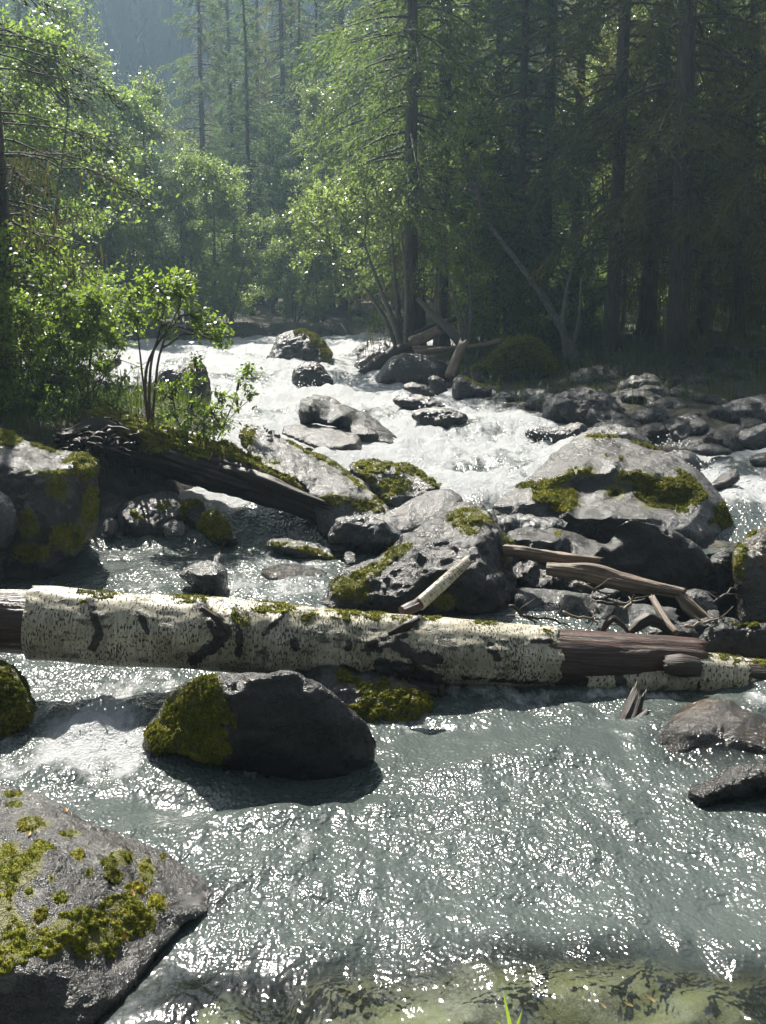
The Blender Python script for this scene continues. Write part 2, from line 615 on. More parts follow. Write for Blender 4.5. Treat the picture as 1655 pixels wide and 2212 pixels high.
xs = np.concatenate([np.linspace(-190, -24, 40), np.linspace(-23, 23, 240), np.linspace(24, 190, 40)])
ys = np.concatenate([np.linspace(-40, 1, 20), np.linspace(1.2, 34, 260), np.linspace(35, 62, 40), np.linspace(64, 240, 60)])
ground, gv = grid_mesh('ground', xs, ys, M['ground'], ground_z)
attr(ground, 'bed', ((river_sd(gv[:, 0], gv[:, 1]) < .25) | ((gv[:, 0] > 0) & (gv[:, 1] < 8.8))).astype(float))
tag(ground, kind='structure')
gbvh = None


def gz(x, y):
    return float(ground_z(np.array([x]), np.array([y]))[0])


def Yw(y, z0=None):
    """Depth at which the water is met at pixel row y (centre column)."""
    th = PITCH + math.atan((y - CY) / FPX)
    Y = 6.0
    for _ in range(60):
        Y = .5 * Y + .5 * min((CAMZ - float(Wl(Y))) / math.tan(max(th, .01)), 60)
    return Y


# water: fan-shaped tessellation, finer where the river comes near
def water_sheet():
    rows = np.concatenate([np.linspace(0.6, 2.3, 14)[:-1], 1 / np.linspace(1 / 2.3, 1 / 33.0, 640)])
    a = np.concatenate([np.linspace(-1.05, -.44, 60)[:-1], np.linspace(-.44, .44, 430), np.linspace(.44, 1.05, 60)[1:]])
    A, Y = np.meshgrid(a, rows)
    X = A * (Y + .6)
    p = np.stack([X, Y, 0 * X], -1).reshape(-1, 3)
    sh = X.shape
    x, y = p[:, 0], p[:, 1]
    px = proj(np.stack([x, y, Wl(y)], 1))
    rap = sstep(8.2, 9.4, y)
    rap = np.maximum(rap, 0)
    # standing waves and boils
    q = p * np.array([1, .75, 1])
    z = Wl(y)
    z = z + rap * (.10 * fbm(q * 1.3, 21, 3) + .055 * np.abs(fbm(q * 3.6, 25, 2)) + .018 * fbm(q * 13, 27, 2))
    calm = 1 - rap
    z = z + calm * (.022 * fbm(q * 1.9, 31, 2) + .012 * fbm(q * 5.3, 33, 2) + .004 * fbm(q * 14, 35, 2))
    # foam: strongest in the rapids, then where the water drops past the log's boulder
    foam = rap * (1.12 + .5 * fbm(q * .8, 41, 3))

    def el(cx, cy, rx, ry, v, rot=0.0):
        c, s = math.cos(rot), math.sin(rot)
        dx, dy = px[:, 0] - cx, px[:, 1] - cy
        u, w = (dx * c + dy * s) / rx, (-dx * s + dy * c) / ry
        return v * np.clip(1.35 - np.hypot(u, w), 0, 1)
    E = lambda *k: np.maximum.reduce([el(*t) for t in k])
    near = E((190, 1580, 150, 70, .85, -.35), (150, 1640, 130, 50, .62, 0), (250, 1600, 90, 60, .8, .2), (80, 1530, 60, 90, .35), (250, 1500, 60, 30, .6),
             (520, 1660, 160, 26, .25), (1080, 1500, 170, 26, .5, .1), (900, 1560, 60, 30, .35), (20, 1640, 40, 70, .5), (1640, 1520, 40, 30, .7), (1350, 1500, 200, 14, .5),
             (680, 1880, 420, 160, .16), (1250, 1700, 250, 60, .14), (330, 1470, 90, 40, .45))
    up = E((560, 1270, 190, 60, .42), (650, 1230, 140, 60, .42), (480, 1165, 180, 20, .3), (640, 1150, 70, 20, .45), (250, 1270, 200, 20, .3))
    foam = np.maximum(foam, np.maximum(near * 1.35, up * 1.1))
    foam = foam - E((560, 820, 60, 40, .35), (1000, 1010, 110, 18, .45), (1090, 860, 70, 40, .3), (940, 850, 60, 12, .2), (1600, 1010, 60, 26, .6), (1600, 1100, 60, 25, .4))
    z = z + .07 * near * np.clip(fbm(q * 5, 51, 4), -.5, 1)
    shallow = np.clip(np.maximum.reduce([sstep(3.2, 2.8, y + .12 * fbm(q * 2, 61, 2)) * sstep(-.95, -.5, x), el(1560, 1600, 150, 60, .9), el(1180, 2080, 420, 60, .75), el(470, 1950, 40, 60, .5)]), 0, .92)
    # a bow wave where the current is turned by the near boulder, a dip behind the mossy one
    z = z + .035 * el(620, 1760, 220, 30, 1, -.12) + .03 * el(1130, 1640, 260, 28, 1, -.18) - .03 * el(400, 1730, 180, 30, 1, 0) + .05 * el(1500, 1570, 160, 60, 1)
    chop = 1.0 - .72 * np.clip(np.maximum.reduce([el(330, 1740, 200, 45, 1, .05), el(1000, 1585, 220, 42, 1, -.1), el(1330, 1590, 160, 40, .9), el(330, 2090, 170, 90, .7, -.7),
                                                  el(1600, 1960, 170, 130, .5), el(160, 1225, 170, 26, .7, -.1)]), 0, 1)
    chop = chop * (1 - .72 * sstep(3.2, 2.8, y + .1 * fbm(q * 2, 63, 2)))
    V = np.stack([x, y, z], 1)
    nx, ny = sh[1], sh[0]
    i = (np.arange(ny - 1)[:, None] * nx + np.arange(nx - 1)[None]).ravel()
    F = np.stack([i, i + 1, i + nx + 1, i + nx], 1)
    sd = river_sd(x, y)
    sd = np.where((x > .5) & (y > 5.4) & (y < 8.25), sd + .62, sd)
    keep = (sd < .9)[F].any(1)
    F = F[keep]
    o = mk('river_water', V, F, M['water'])
    attr(o, 'foam', foam)
    attr(o, 'shallow', shallow)
    attr(o, 'chop', chop)
    attr(o, 'far', sstep(8, 30, y))
    tag(o, kind='structure')
    return o


river = water_sheet()

# ------------------------------------------------------------------ rocks
DG = bpy.context.evaluated_depsgraph_get


def remesh(V, F, vox):
    me = bpy.data.meshes.new('tmp')
    me.from_pydata([tuple(v) for v in V], [], F)
    bm = bmesh.new(); bm.from_mesh(me)
    bmesh.ops.recalc_face_normals(bm, faces=bm.faces)
    bm.to_mesh(me); bm.free()
    o = bpy.data.objects.new('tmp', me)
    COL.objects.link(o)
    md = o.modifiers.new('r', 'REMESH')
    md.mode = 'VOXEL'
    md.voxel_size = vox
    dg = DG(); dg.update()
    m2 = bpy.data.meshes.new_from_object(o.evaluated_get(dg))
    nv = len(m2.vertices)
    W = np.empty(nv * 3, np.float32)
    m2.vertices.foreach_get('co', W)
    fl = np.empty(len(m2.loops), np.int32)
    m2.loops.foreach_get('vertex_index', fl)
    bpy.data.objects.remove(o)
    bpy.data.meshes.remove(me); bpy.data.meshes.remove(m2)
    return W.reshape(-1, 3).astype(float), fl.reshape(-1, 4)


def lap(V, F, it, k=.5):
    E = np.concatenate([F[:, [0, 1]], F[:, [1, 2]], F[:, [2, 3]], F[:, [3, 0]]])
    E = np.concatenate([E, E[:, ::-1]])
    cnt = np.bincount(E[:, 0], minlength=len(V))[:, None] + 1e-9
    for _ in range(it):
        S = np.stack([np.bincount(E[:, 0], V[E[:, 1], c], minlength=len(V)) for c in range(3)], 1)
        V = V + k * (S / cnt - V)
    return V


def vnormals(V, F):
    n = np.cross(V[F[:, 2]] - V[F[:, 0]], V[F[:, 3]] - V[F[:, 1]])
    A = np.zeros_like(V)
    for c in range(4):
        for k in range(3):
            A[:, k] += np.bincount(F[:, c], n[:, k], minlength=len(V))
    return unit(A)


def outdist(Q, O):
    d = np.full(len(Q), 1e9)
    ins = np.zeros(len(Q), bool)
    for i in range(len(O)):
        a, b = O[i], O[(i + 1) % len(O)]
        e = b - a
        t = np.clip(((Q - a) @ e) / (e @ e + 1e-12), 0, 1)
        d = np.minimum(d, np.linalg.norm(Q - a - t[:, None] * e, axis=1))
        c = ((a[1] > Q[:, 1]) != (b[1] > Q[:, 1])) & (Q[:, 0] < e[0] * (Q[:, 1] - a[1]) / (e[1] + 1e-12) + a[0])
        ins ^= c
    return d, ins


ROCKS = {}


def patch_w(px, patches):
    w = np.full(len(px), -1.0)
    for t in patches:
        cx, cy, rx, ry = t[:4]
        rot = t[4] if len(t) > 4 else 0
        c, s = math.cos(rot), math.sin(rot)
        dx, dy = px[:, 0] - cx, px[:, 1] - cy
        w = np.maximum(w, 1 - np.hypot((dx * c + dy * s) / rx, (-dx * s + dy * c) / ry))
    return w


def moss_on(parent, V, F, Nn, patches, size, thick, dens, dirn=None, matname='moss', seed=0, tuft=.012, org=None):
    """A lumpy cushion of moss over the parts of a surface that fall in the patches, with small tufts standing on it."""
    px = proj(V)
    w = patch_w(px, patches)
    view = unit(np.array([0, 0, CAMZ]) - V)
    facing = (Nn * view).sum(1)
    sc = 1 / size
    w = w + .42 * fbm(V * sc * 2.2, 71 + seed, 3) + .25 * fbm(V * sc * 7, 75 + seed, 2)
    w = np.where(facing < -.25, -1, w)
    if dirn is not None:
        w = np.where(Nn[:, 2] < dirn, w - .6, w)
    keep = (w[F] > 0).all(1)
    if keep.sum() < 4:
        return None
    F2 = F[keep]
    ids, inv = np.unique(F2, return_inverse=True)
    F2 = inv.reshape(-1, 4)
    V2, N2, w2 = V[ids], Nn[ids], w[ids]
    # subdivide once for lumps
    bm = bmesh.new()
    vs = [bm.verts.new(v) for v in V2]
    for f in F2:
        try: bm.faces.new([vs[i] for i in f])
        except ValueError: pass
    bm.verts.index_update()
    lay = bm.verts.layers.float_vector.new('nn'); lw = bm.verts.layers.float.new('ww')
    for v, n_, ww in zip(bm.verts, N2, w2):
        v[lay] = n_; v[lw] = ww
    bmesh.ops.subdivide_edges(bm, edges=bm.edges[:], cuts=1, use_grid_fill=True)
    bm.verts.index_update()
    V3 = np.array([v.co for v in bm.verts]); N3 = unit(np.array([v[lay] for v in bm.verts])); w3 = np.array([v[lw] for v in bm.verts])
    F3 = [tuple(v.index for v in f.verts) for f in bm.faces]
    bm.free()
    prof = np.sqrt(np.clip(w3 / .3, 0, 1))
    lump = .55 + .6 * fbm(V3 * 28, 81, 2) + .5 * fbm(V3 * 70, 83, 2)
    V3 = V3 + N3 * (.66 * thick * prof * np.clip(lump, .1, 1.6) - .004)[:, None]
    # tufts
    tri = np.array([f for f in F3 if len(f) == 4])
    nt = int(len(tri) * dens)
    rs = np.random.default_rng(seed + 5)
    k = rs.integers(0, len(tri), nt)
    a, b = rs.random((nt, 1)), rs.random((nt, 1))
    q = V3[tri[k]]
    Cc = (q[:, 0] * (1 - a) + q[:, 1] * a) * (1 - b) + (q[:, 3] * (1 - a) + q[:, 2] * a) * b
    nn = unit(N3[tri[k]].mean(1) + rs.normal(0, .45, (nt, 3)))
    L = nn * (tuft * rs.uniform(.5, 1.3, (nt, 1)))
    U = unit(np.cross(nn, rs.normal(0, 1, (nt, 3)))) * tuft * .28
    TV, TF = quads(Cc - nn * .003, L, U, 0 * U)
    allV = np.concatenate([V3, TV])
    allF = F3 + [tuple(f) for f in (TF + len(V3)).tolist()]
    o = mk('moss', allV, allF, M[matname], parent, None)
    o.data.transform(Matrix.Translation(-Vector(parent.location if org is None else org)))
    return o


def rock(label, pts, Y=None, yb=None, lean=.15, f=None, b=None, ctl=(), moss=(), mat='grey', vox=44, rough=1.0, group=None, name='boulder', cat='boulder',
         ext=.22, sm=3, mth=.018, mdens=.5, seed=None, wetk=1.0, tuft=.012, key=None):
    seed = len(ROCKS) * 13 + 5 if seed is None else seed
    ys_ = [p[1] for p in pts]
    y0, y1 = min(ys_), max(ys_)
    H = y1 - y0
    base = y1 if yb is None else yb
    w_px = max(p[0] for p in pts) - min(p[0] for p in pts)
    if Y is None:
        Yb = Yw(base)
        mpp = Yb / FPX
        f = .28 * min(w_px, 1.6 * H) * mpp if f is None else f
        Y = Yb + f * .45
    mpp = Y / FPX
    size = max(w_px, H) * mpp
    f = .28 * min(w_px, 1.6 * H) * mpp if f is None else f
    b = .45 * w_px * mpp if b is None else b
    O, D = [], []
    yext = y1 + ext * H
    for p in pts:
        x, y = p[0], p[1]
        d = p[2] if len(p) > 2 else lean * (y1 - y) / H
        if y > y1 - .22 * H:
            y = y + (yext - y1) * min(1, (y - (y1 - .22 * H)) / (.22 * H) * 1.2)
        O.append((x, y)); D.append(d)
    O, D = np.array(O, float), np.array(D, float)
    # close-spaced outline (Catmull-Rom keeps it round)
    n = len(O)
    dens, dd = [], []
    sp = max(w_px, H) / 16
    for i in range(n):
        p0, p1, p2, p3 = O[i - 1], O[i], O[(i + 1) % n], O[(i + 2) % n]
        k = max(1, int(round(np.linalg.norm(p2 - p1) / sp)))
        for j in range(k):
            t = j / k
            cr = .5 * ((2 * p1) + (-p0 + p2) * t + (2 * p0 - 5 * p1 + 4 * p2 - p3) * t * t + (-p0 + 3 * p1 - 3 * p2 + p3) * t ** 3)
            dens.append(.6 * cr + .4 * (p1 + (p2 - p1) * t))
            dd.append(D[i] * (1 - t) + D[(i + 1) % n] * t)
    dens, dd = np.array(dens), np.array(dd)
    cps = np.concatenate([dens, np.array([(c[0], c[1]) for c in ctl], float).reshape(-1, 2)])
    cd = np.concatenate([dd, np.array([c[2] for c in ctl], float)])
    ob = np.concatenate([dd, np.full(len(ctl), dd.mean())])
    m = len(dens)
    edges = [(i, (i + 1) % m) for i in range(m)]
    tv, _, tf, orig, _, _ = delaunay_2d_cdt([Vector(p) for p in cps], edges, [], 1, 1e-4)
    tv = np.array([(v[0], v[1]) for v in tv])
    tdep = np.array([cd[o_[0]] if o_ else 0 for o_ in orig])
    tob = np.array([ob[o_[0]] if o_ else 0 for o_ in orig])
    gx = np.arange(dens[:, 0].min() + sp * .5, dens[:, 0].max(), sp)
    gy = np.arange(dens[:, 1].min() + sp * .5, dens[:, 1].max(), sp)
    G = np.stack(np.meshgrid(gx, gy), -1).reshape(-1, 2)
    dist, ins = outdist(G, dens)
    G = G[ins & (dist > .4 * sp)]
    G = np.concatenate([G, cps[m:]])
    tv2, _, tf2, _, _, _ = delaunay_2d_cdt([Vector(p) for p in np.concatenate([dens, G])], edges, [], 1, 1e-4)
    Q = np.array([(v[0], v[1]) for v in tv2])
    dq, _ = outdist(Q, dens)
    dmax = dq.max()
    dep, obd = np.zeros(len(Q)), np.zeros(len(Q))
    best = np.full(len(Q), -1e9)
    for t in tf:
        A_, B_, C_ = tv[t[0]], tv[t[1]], tv[t[2]]
        M2 = np.array([[B_[0] - A_[0], C_[0] - A_[0]], [B_[1] - A_[1], C_[1] - A_[1]]])
        if abs(np.linalg.det(M2)) < 1e-9: continue
        uv = np.linalg.solve(M2, (Q - A_).T).T
        w0 = 1 - uv.sum(1)
        mn = np.minimum(np.minimum(uv[:, 0], uv[:, 1]), w0)
        up = mn > best
        best = np.where(up, mn, best)
        val = w0 * tdep[t[0]] + uv[:, 0] * tdep[t[1]] + uv[:, 1] * tdep[t[2]]
        dep = np.where(up, val, dep)
        val = w0 * tob[t[0]] + uv[:, 0] * tob[t[1]] + uv[:, 1] * tob[t[2]]
        obd = np.where(up, val, obd)
    infl = np.sqrt(np.clip(1 - (1 - np.clip(dq / dmax, 0, 1)) ** 2, 0, 1))
    rim = dq < 1e-3 * H + 1e-6
    front = dep - f * infl
    back = np.maximum(obd + b * infl, front + .12 * b * infl)
    Vf = [P(q[0], q[1], Y + d) for q, d in zip(Q, front)]
    Vb, mapb = [], {}
    for i, (q, d) in enumerate(zip(Q, back)):
        if rim[i]: mapb[i] = i
        else:
            mapb[i] = len(Vf) + len(Vb)
            Vb.append(P(q[0], q[1], Y + d))
    F = [tuple(t) for t in tf2] + [tuple(mapb[i] for i in reversed(t)) for t in tf2]
    V, F = remesh(Vf + Vb, F, size / vox)
    V = lap(V, F, sm)
    Nn = vnormals(V, F)
    s = size
    dsp = .030 * fbm(V * 2.6 / s, seed, 3) + .018 * (.5 - np.abs(fbm(V * 5.5 / s, seed + 3, 3))) + .011 * fbm(V * 16 / s, seed + 5, 3) + .004 * fbm(V * 44 / s, seed + 7, 2)
    V = V + Nn * (dsp * s * rough)[:, None]
    Nn = vnormals(V, F)
    c = V.mean(0)
    loc = (c[0], c[1], V[:, 2].min())
    o = mk(name, V, F, M[mat], None, loc)
    wl = Wl(V[:, 1])
    attr(o, 'wet', wetk * sstep(.14, .02, V[:, 2] - wl - .05 * fbm(V * 6, 91, 2)) if wetk else 0 * wl)
    tag(o, label, cat, group)
    if moss:
        attr(o, 'mossy', np.clip(patch_w(proj(V), moss) * .8 + .5, 0, 1) * ((Nn * unit(np.array([0, 0, CAMZ]) - V)).sum(1) > -.3))
        moss_on(o, V, F, Nn, moss, max(.12, .35 * size), mth, mdens, seed=seed, tuft=tuft)
    ROCKS[key or label] = (o, V, F, Nn)
    return o


def hit(key, x, y):
    o, V, F, Nn = ROCKS[key]
    bv = BVHTree.FromPolygons([tuple(v) for v in V], [tuple(f) for f in F.tolist()])
    d = (P(x, y, 5) - Vector((0, 0, CAMZ))).normalized()
    r = bv.ray_cast(Vector((0, 0, CAMZ)), d)
    return r[0], r[1]
# ------------------------------------------------------------------ near and middle boulders
rock('huge boulder in the near corner dotted with green moss cushions and yellow leaves',
     [(-260, 1700, .55), (0, 1693, .58), (60, 1708, .58), (125, 1738, .55), (165, 1758, .52), (225, 1783, .5), (280, 1808, .47), (350, 1843, .43), (415, 1873, .38), (450, 1903, .34), (467, 1925, .3),
      (452, 1968, .18), (400, 2003, .08), (350, 2043, -.03), (300, 2103, -.16), (275, 2136, -.22), (190, 2212, -.38), (120, 2270, -.46), (-260, 2300, -.5)],
     Y=3.05, f=.06, b=.5, ext=0, ctl=[(-100, 2100, -.33), (0, 2108, -.34), (75, 2095, -.31), (150, 2112, -.28), (230, 2108, -.19), (150, 1990, -.14), (0, 1950, -.11), (250, 1950, .06), (0, 2190, -.37), (100, 2200, -.36),
                                  (350, 1960, .12), (100, 1850, .08), (250, 1860, .2), (280, 2040, -.03)],
     moss=[(258, 1852, 34, 18), (316, 1880, 20, 30), (170, 1843, 15, 15), (243, 1888, 20, 20), (194, 1885, 12, 13), (295, 1922, 25, 16), (258, 1951, 36, 20), (340, 1955, 24, 22), (182, 1970, 24, 16), (285, 2000, 48, 28),
           (215, 2022, 56, 26), (130, 2012, 30, 34), (85, 1973, 26, 22), (103, 2055, 32, 20), (182, 2058, 20, 16), (240, 2063, 16, 12), (67, 1782, 40, 20), (30, 1715, 24, 9), (33, 1737, 18, 9), (18, 1852, 40, 44), (67, 1870, 26, 44),
           (12, 1955, 20, 38), (62, 1925, 16, 20), (6, 2089, 18, 22), (112, 1895, 12, 14), (352, 1852, 8, 9), (40, 2020, 50, 36), (130, 1938, 20, 16), (20, 1990, 34, 28), (20, 1880, 50, 60), (290, 1985, 56, 34), (205, 2030, 64, 28), (110, 2035, 40, 36), (30, 2060, 40, 20), (150, 1800, 24, 10), (90, 1830, 26, 14)],
     mat='grey', vox=110, sm=3, mth=.016, mdens=1.1, rough=.55, tuft=.007, key='near', wetk=.6)
rock('dark boulder under the birch log with a sheet of moss on one side',
     [(292, 1612, .3), (318, 1572, .3), (358, 1513, .28), (402, 1472, .12), (432, 1458, .05), (500, 1450, -.03), (640, 1456, -.03), (700, 1488, -.01), (765, 1540, .02), (818, 1600, .05), (815, 1630, .10), (790, 1670, .05), (700, 1692, 0), (620, 1702, 0), (520, 1662, 0), (430, 1642, .03), (350, 1625, .06)],
     Y=4.36, f=.05, b=.5, ctl=[(494, 1500, -.09), (488, 1580, -.10), (490, 1640, -.08), (640, 1510, -.06), (700, 1560, -.05), (400, 1560, .1), (620, 1630, -.07), (600, 1560, -.09)],
     moss=[(420, 1550, 75, 90, .3), (380, 1590, 80, 45), (455, 1600, 42, 60), (450, 1480, 30, 40), (440, 1445, 30, 18), (350, 1590, 50, 40, -.4)], mat='dark', vox=90, sm=3, mth=.022, mdens=.9, rough=.6, tuft=.01, key='under')
rock('low boulder with a thick yellow-green moss cap touching the log from below',
     [(650, 1470), (690, 1440), (760, 1440), (850, 1462), (905, 1485), (935, 1522), (920, 1550), (860, 1580), (810, 1605), (740, 1600), (680, 1560)], Y=4.98, lean=.25, f=.14,
     moss=[(850, 1525, 85, 52), (880, 1535, 60, 40), (745, 1465, 26, 14, .5), (790, 1490, 40, 20, .6), (780, 1590, 40, 20)], mat='grey', vox=60, mth=.025, mdens=.9, tuft=.01, ext=.3)
rock('moss-covered boulder cut by the frame below the peeled end of the log', [(-90, 1440), (-40, 1424), (0, 1428), (32, 1442), (58, 1480), (76, 1520), (62, 1560), (0, 1592), (-80, 1600)], Y=4.8, lean=.2, f=.16,
     moss=[(20, 1520, 60, 75), (-20, 1500, 60, 80), (45, 1545, 40, 35)], mat='dark', vox=56, mth=.024, mdens=.9, tuft=.01)
rock('wet dark rock in the current behind the log, beside the white plunge', [(140, 1440), (165, 1410), (230, 1400), (300, 1415), (318, 1445), (292, 1478), (225, 1492), (168, 1472)], Y=5.75, f=.12, moss=[(160, 1440, 20, 20)], mat='dark', vox=40)
rock('smooth brown boulder barely awash, water sliding over it', [(1370, 1645), (1415, 1572), (1475, 1522), (1555, 1513), (1625, 1535), (1720, 1575), (1725, 1650), (1560, 1650), (1450, 1660)], Y=4.62, lean=.3, f=.2, mat='brown', vox=60, rough=.6, sm=6, key='awash')
rock('low black wet rock with water curling round it', [(1485, 1712), (1510, 1690), (1570, 1665), (1655, 1645), (1725, 1650), (1730, 1705), (1640, 1715), (1560, 1732), (1505, 1742)], Y=4.08, lean=.1, f=.10, mat='dark', vox=60, sm=4)
rock('flat algae-stained stone slab lying under thin water at the near edge',
     [(350, 2198, .18), (600, 2090, .5), (1000, 2010, .75), (1400, 1995, .8), (1760, 2000, .8), (1900, 2150, .3), (1900, 2330, 0), (1200, 2360, 0), (500, 2330, 0)],
     Y=2.62, f=.01, b=.12, ext=0, ctl=[(1400, 2068, .43), (1000, 2075, .42), (1000, 2200, .13), (1500, 2200, .12), (700, 2135, .28), (1700, 2070, .43), (1250, 2130, .28)], mat='slab', vox=90, rough=.22, sm=5, name='stone_slab', cat='rock slab', wetk=.35, key='slab')
rock('tall mossy boulder with a bright flat top at the pool edge',
     [(-190, 925, 1.2), (0, 920, 1.2), (30, 925, 1.15), (55, 947, 1.0), (115, 965, .85), (185, 977, .7), (214, 1003, .5), (220, 1055, .4), (218, 1110, .35), (212, 1152, .3), (165, 1182, .12), (100, 1212, 0), (0, 1232, 0), (-190, 1240, 0)],
     Y=7.2, f=.16, b=.9, ctl=[(-80, 1000, .18), (0, 1003, .16), (60, 1014, .12), (115, 1018, .14), (160, 1005, .26), (190, 1010, .34), (0, 1120, .02), (100, 1120, 0), (180, 1100, .2), (60, 1170, -.02)],
     moss=[(20, 940, 40, 16), (100, 968, 40, 10, .3), (180, 990, 36, 20), (190, 1010, 22, 26), (60, 1135, 24, 34), (110, 1020, 70, 10), (125, 1050, 30, 36), (10, 955, 40, 10), (-60, 940, 60, 20), (150, 1160, 50, 34), (70, 1190, 50, 20), (195, 1100, 22, 50)],
     mat='grey', vox=86, sm=3, mth=.022, rough=.8)
rock('rounded grey boulder cut by the frame beside the tall mossy one', [(-80, 1075), (-40, 1052), (5, 1060), (24, 1078), (36, 1110), (32, 1150), (0, 1180), (-80, 1190)], Y=6.9, f=.14, mat='pale', vox=36)
rock('round grey boulder with small moss tufts standing in the upper pool', [(255, 1112), (264, 1092), (300, 1072), (345, 1061), (376, 1065), (396, 1084), (406, 1110), (400, 1138), (380, 1152), (260, 1150)], yb=1150, lean=.3,
     ctl=[(270, 1120, -.02), (380, 1115, -.02)], moss=[(352, 1092, 16, 9), (302, 1116, 14, 7), (288, 1108, 8, 5), (398, 1105, 10, 18)], mat='pale', vox=50)
rock('small pebbly rock in front of the round grey boulder', [(352, 1138), (372, 1122), (396, 1128), (404, 1142), (395, 1156), (360, 1154)], Y=7.75, mat='grey', vox=24, name='rock', cat='rock')
rock('small mossy rock tucked between the round boulder and the moss wedge', [(390, 1085), (420, 1078), (446, 1095), (444, 1124), (410, 1128), (395, 1112)], Y=8.35, moss=[(420, 1084, 28, 12), (400, 1100, 12, 20)], vox=28, name='rock', cat='rock')
rock('wedge-shaped rock wholly covered in green moss', [(423, 1137), (442, 1107), (462, 1100), (484, 1120), (516, 1160), (470, 1162), (440, 1150)], Y=8.0, moss=[(465, 1130, 55, 36)], vox=36, mth=.02, mdens=.8, mat='dark')
rock('sunlit flat cobble at the foot of the tall mossy boulder', [(222, 1128), (232, 1118), (252, 1124), (254, 1146), (238, 1156), (224, 1148)], Y=8.2, mat='pale', vox=22, name='rock', cat='rock', wetk=0)
rock('small dark cobble behind the round grey boulder', [(218, 1108), (226, 1090), (255, 1076), (268, 1086), (258, 1112), (232, 1118)], Y=8.5, mat='grey', vox=22, name='rock', cat='rock')
rock('low flat rock with brown moss just above the upper pool', [(560, 1174), (600, 1164), (660, 1170), (705, 1182), (742, 1200), (722, 1212), (650, 1206), (600, 1194)], yb=1208, f=.1, moss=[(600, 1176, 40, 8), (680, 1194, 60, 10, .2)], vox=44, name='rock', cat='rock')
rock('blunt grey stone standing in the upper pool just behind the log', [(384, 1240), (414, 1219), (450, 1212), (482, 1226), (492, 1242), (488, 1296), (455, 1290), (412, 1264)], yb=1290, lean=.25, f=.12, ctl=[(470, 1238, -.04), (420, 1240, .0)], mat='slate', vox=40, key='poolstone')
rock('awash flat rock glittering behind the log', [(560, 1232), (590, 1222), (680, 1226), (720, 1240), (740, 1256), (690, 1278), (620, 1272), (580, 1260)], Y=7.0, f=.08, b=.3, lean=.3, mat='brown', vox=40, name='rock', cat='rock')
rock('tiny dark stone peeping from the glitter beside the mossy flat rock', [(742, 1198), (752, 1190), (768, 1196), (768, 1212), (748, 1214)], Y=7.4, mat='dark', vox=18, name='rock', cat='rock')
rock('small dark stone at the sunlit inlet of the upper pool', [(748, 1176), (758, 1168), (775, 1170), (782, 1180), (760, 1184)], Y=8.0, mat='dark', vox=18, name='rock', cat='rock')
rock('thin pale stone slab tilted out of the upper pool', [(460, 1210), (466, 1196), (476, 1190), (478, 1200), (470, 1214)], Y=7.3, mat='slate', vox=18, name='rock', cat='rock')
rock('split dark slab at the head of the upper pool', [(710, 1165), (735, 1120), (780, 1114), (822, 1118), (868, 1150), (862, 1172), (800, 1176)], Y=7.75, lean=.1, f=.08, mat='slate', vox=44, ctl=[(740, 1126, -.02), (830, 1128, -.02)])
rock('smooth pale boulder sloping up behind the split slab', [(818, 1122, .1), (868, 1086, .35), (930, 1060, .6), (970, 1055, .65), (1006, 1082, .5), (965, 1118, .2), (885, 1146, .05), (850, 1142, .02)], Y=7.85, f=.1, mat='pale', vox=44, rough=.5, sm=5)
rock('craggy dark boulder with moss cracks rising behind the log',
     [(692, 1305, 0), (715, 1262, .1), (750, 1228, .2), (780, 1208, .25), (827, 1188, .35), (892, 1148, .5), (942, 1113, .6), (977, 1088, .68), (1012, 1082, .7), (1047, 1092, .65), (1077, 1117, .55), (1097, 1148, .45), (1110, 1188, .35), (1115, 1263, .2), (1127, 1313, .1), (1115, 1340, 0), (900, 1330, 0), (720, 1316, 0)],
     yb=1320, f=.18, b=.45, ctl=[(905, 1190, .12), (960, 1150, .3), (1000, 1120, .42), (870, 1220, .12), (800, 1240, .1), (760, 1270, .06), (1040, 1160, .2), (930, 1240, -.03), (1060, 1260, -.02), (1010, 1200, .05), (860, 1290, -.04)],
     moss=[(1010, 1118, 50, 26), (860, 1190, 40, 12, -.5), (790, 1240, 40, 18, -.5), (770, 1280, 36, 24), (740, 1262, 26, 20), (1010, 1145, 22, 10), (830, 1215, 24, 10, -.6), (960, 1300, 30, 20), (1095, 1180, 14, 40)], mat='dark', vox=92, sm=2, mth=.015, rough=1.05, key='crag')
rock('mossy boulder between the pale granite slab and the rapids', [(748, 1012, .3), (772, 998, .5), (800, 992, .6), (867, 999, .6), (917, 1024, .5), (966, 1050, .35), (930, 1066, .15), (880, 1088, .05), (850, 1102, 0), (822, 1080, 0), (790, 1040, .1)], Y=8.75, f=.14,
     moss=[(800, 1005, 50, 14, .1), (880, 1012, 60, 14, .35), (940, 1045, 36, 10, .5), (850, 1050, 40, 20), (790, 1025, 30, 10, .6), (830, 1085, 14, 20)], vox=56, mth=.022)
rock('broad sloping granite slab, wet and glittering, behind the rotten log',
     [(512, 935, .9), (525, 914, 1.2), (560, 918, 1.25), (625, 948, 1.15), (710, 994, .95), (780, 1040, .6), (822, 1078, .25), (856, 1092, .08), (830, 1112, 0), (700, 1120, 0), (680, 1090, .05), (655, 1045, .2), (560, 1005, .4), (530, 968, .6)],
     Y=8.05, f=.10, b=.5, ctl=[(640, 1000, .62), (740, 1060, .3), (580, 950, .98)],
     moss=[(690, 985, 70, 9, .5), (770, 1040, 40, 8, .65), (720, 1078, 36, 14), (790, 1092, 40, 14), (530, 950, 26, 30), (545, 990, 40, 14, .3), (640, 962, 30, 6, .5), (590, 1000, 20, 8), (820, 1070, 16, 26, -.6)], mat='pale', vox=90, sm=4, rough=.6, mth=.016, wetk=0)
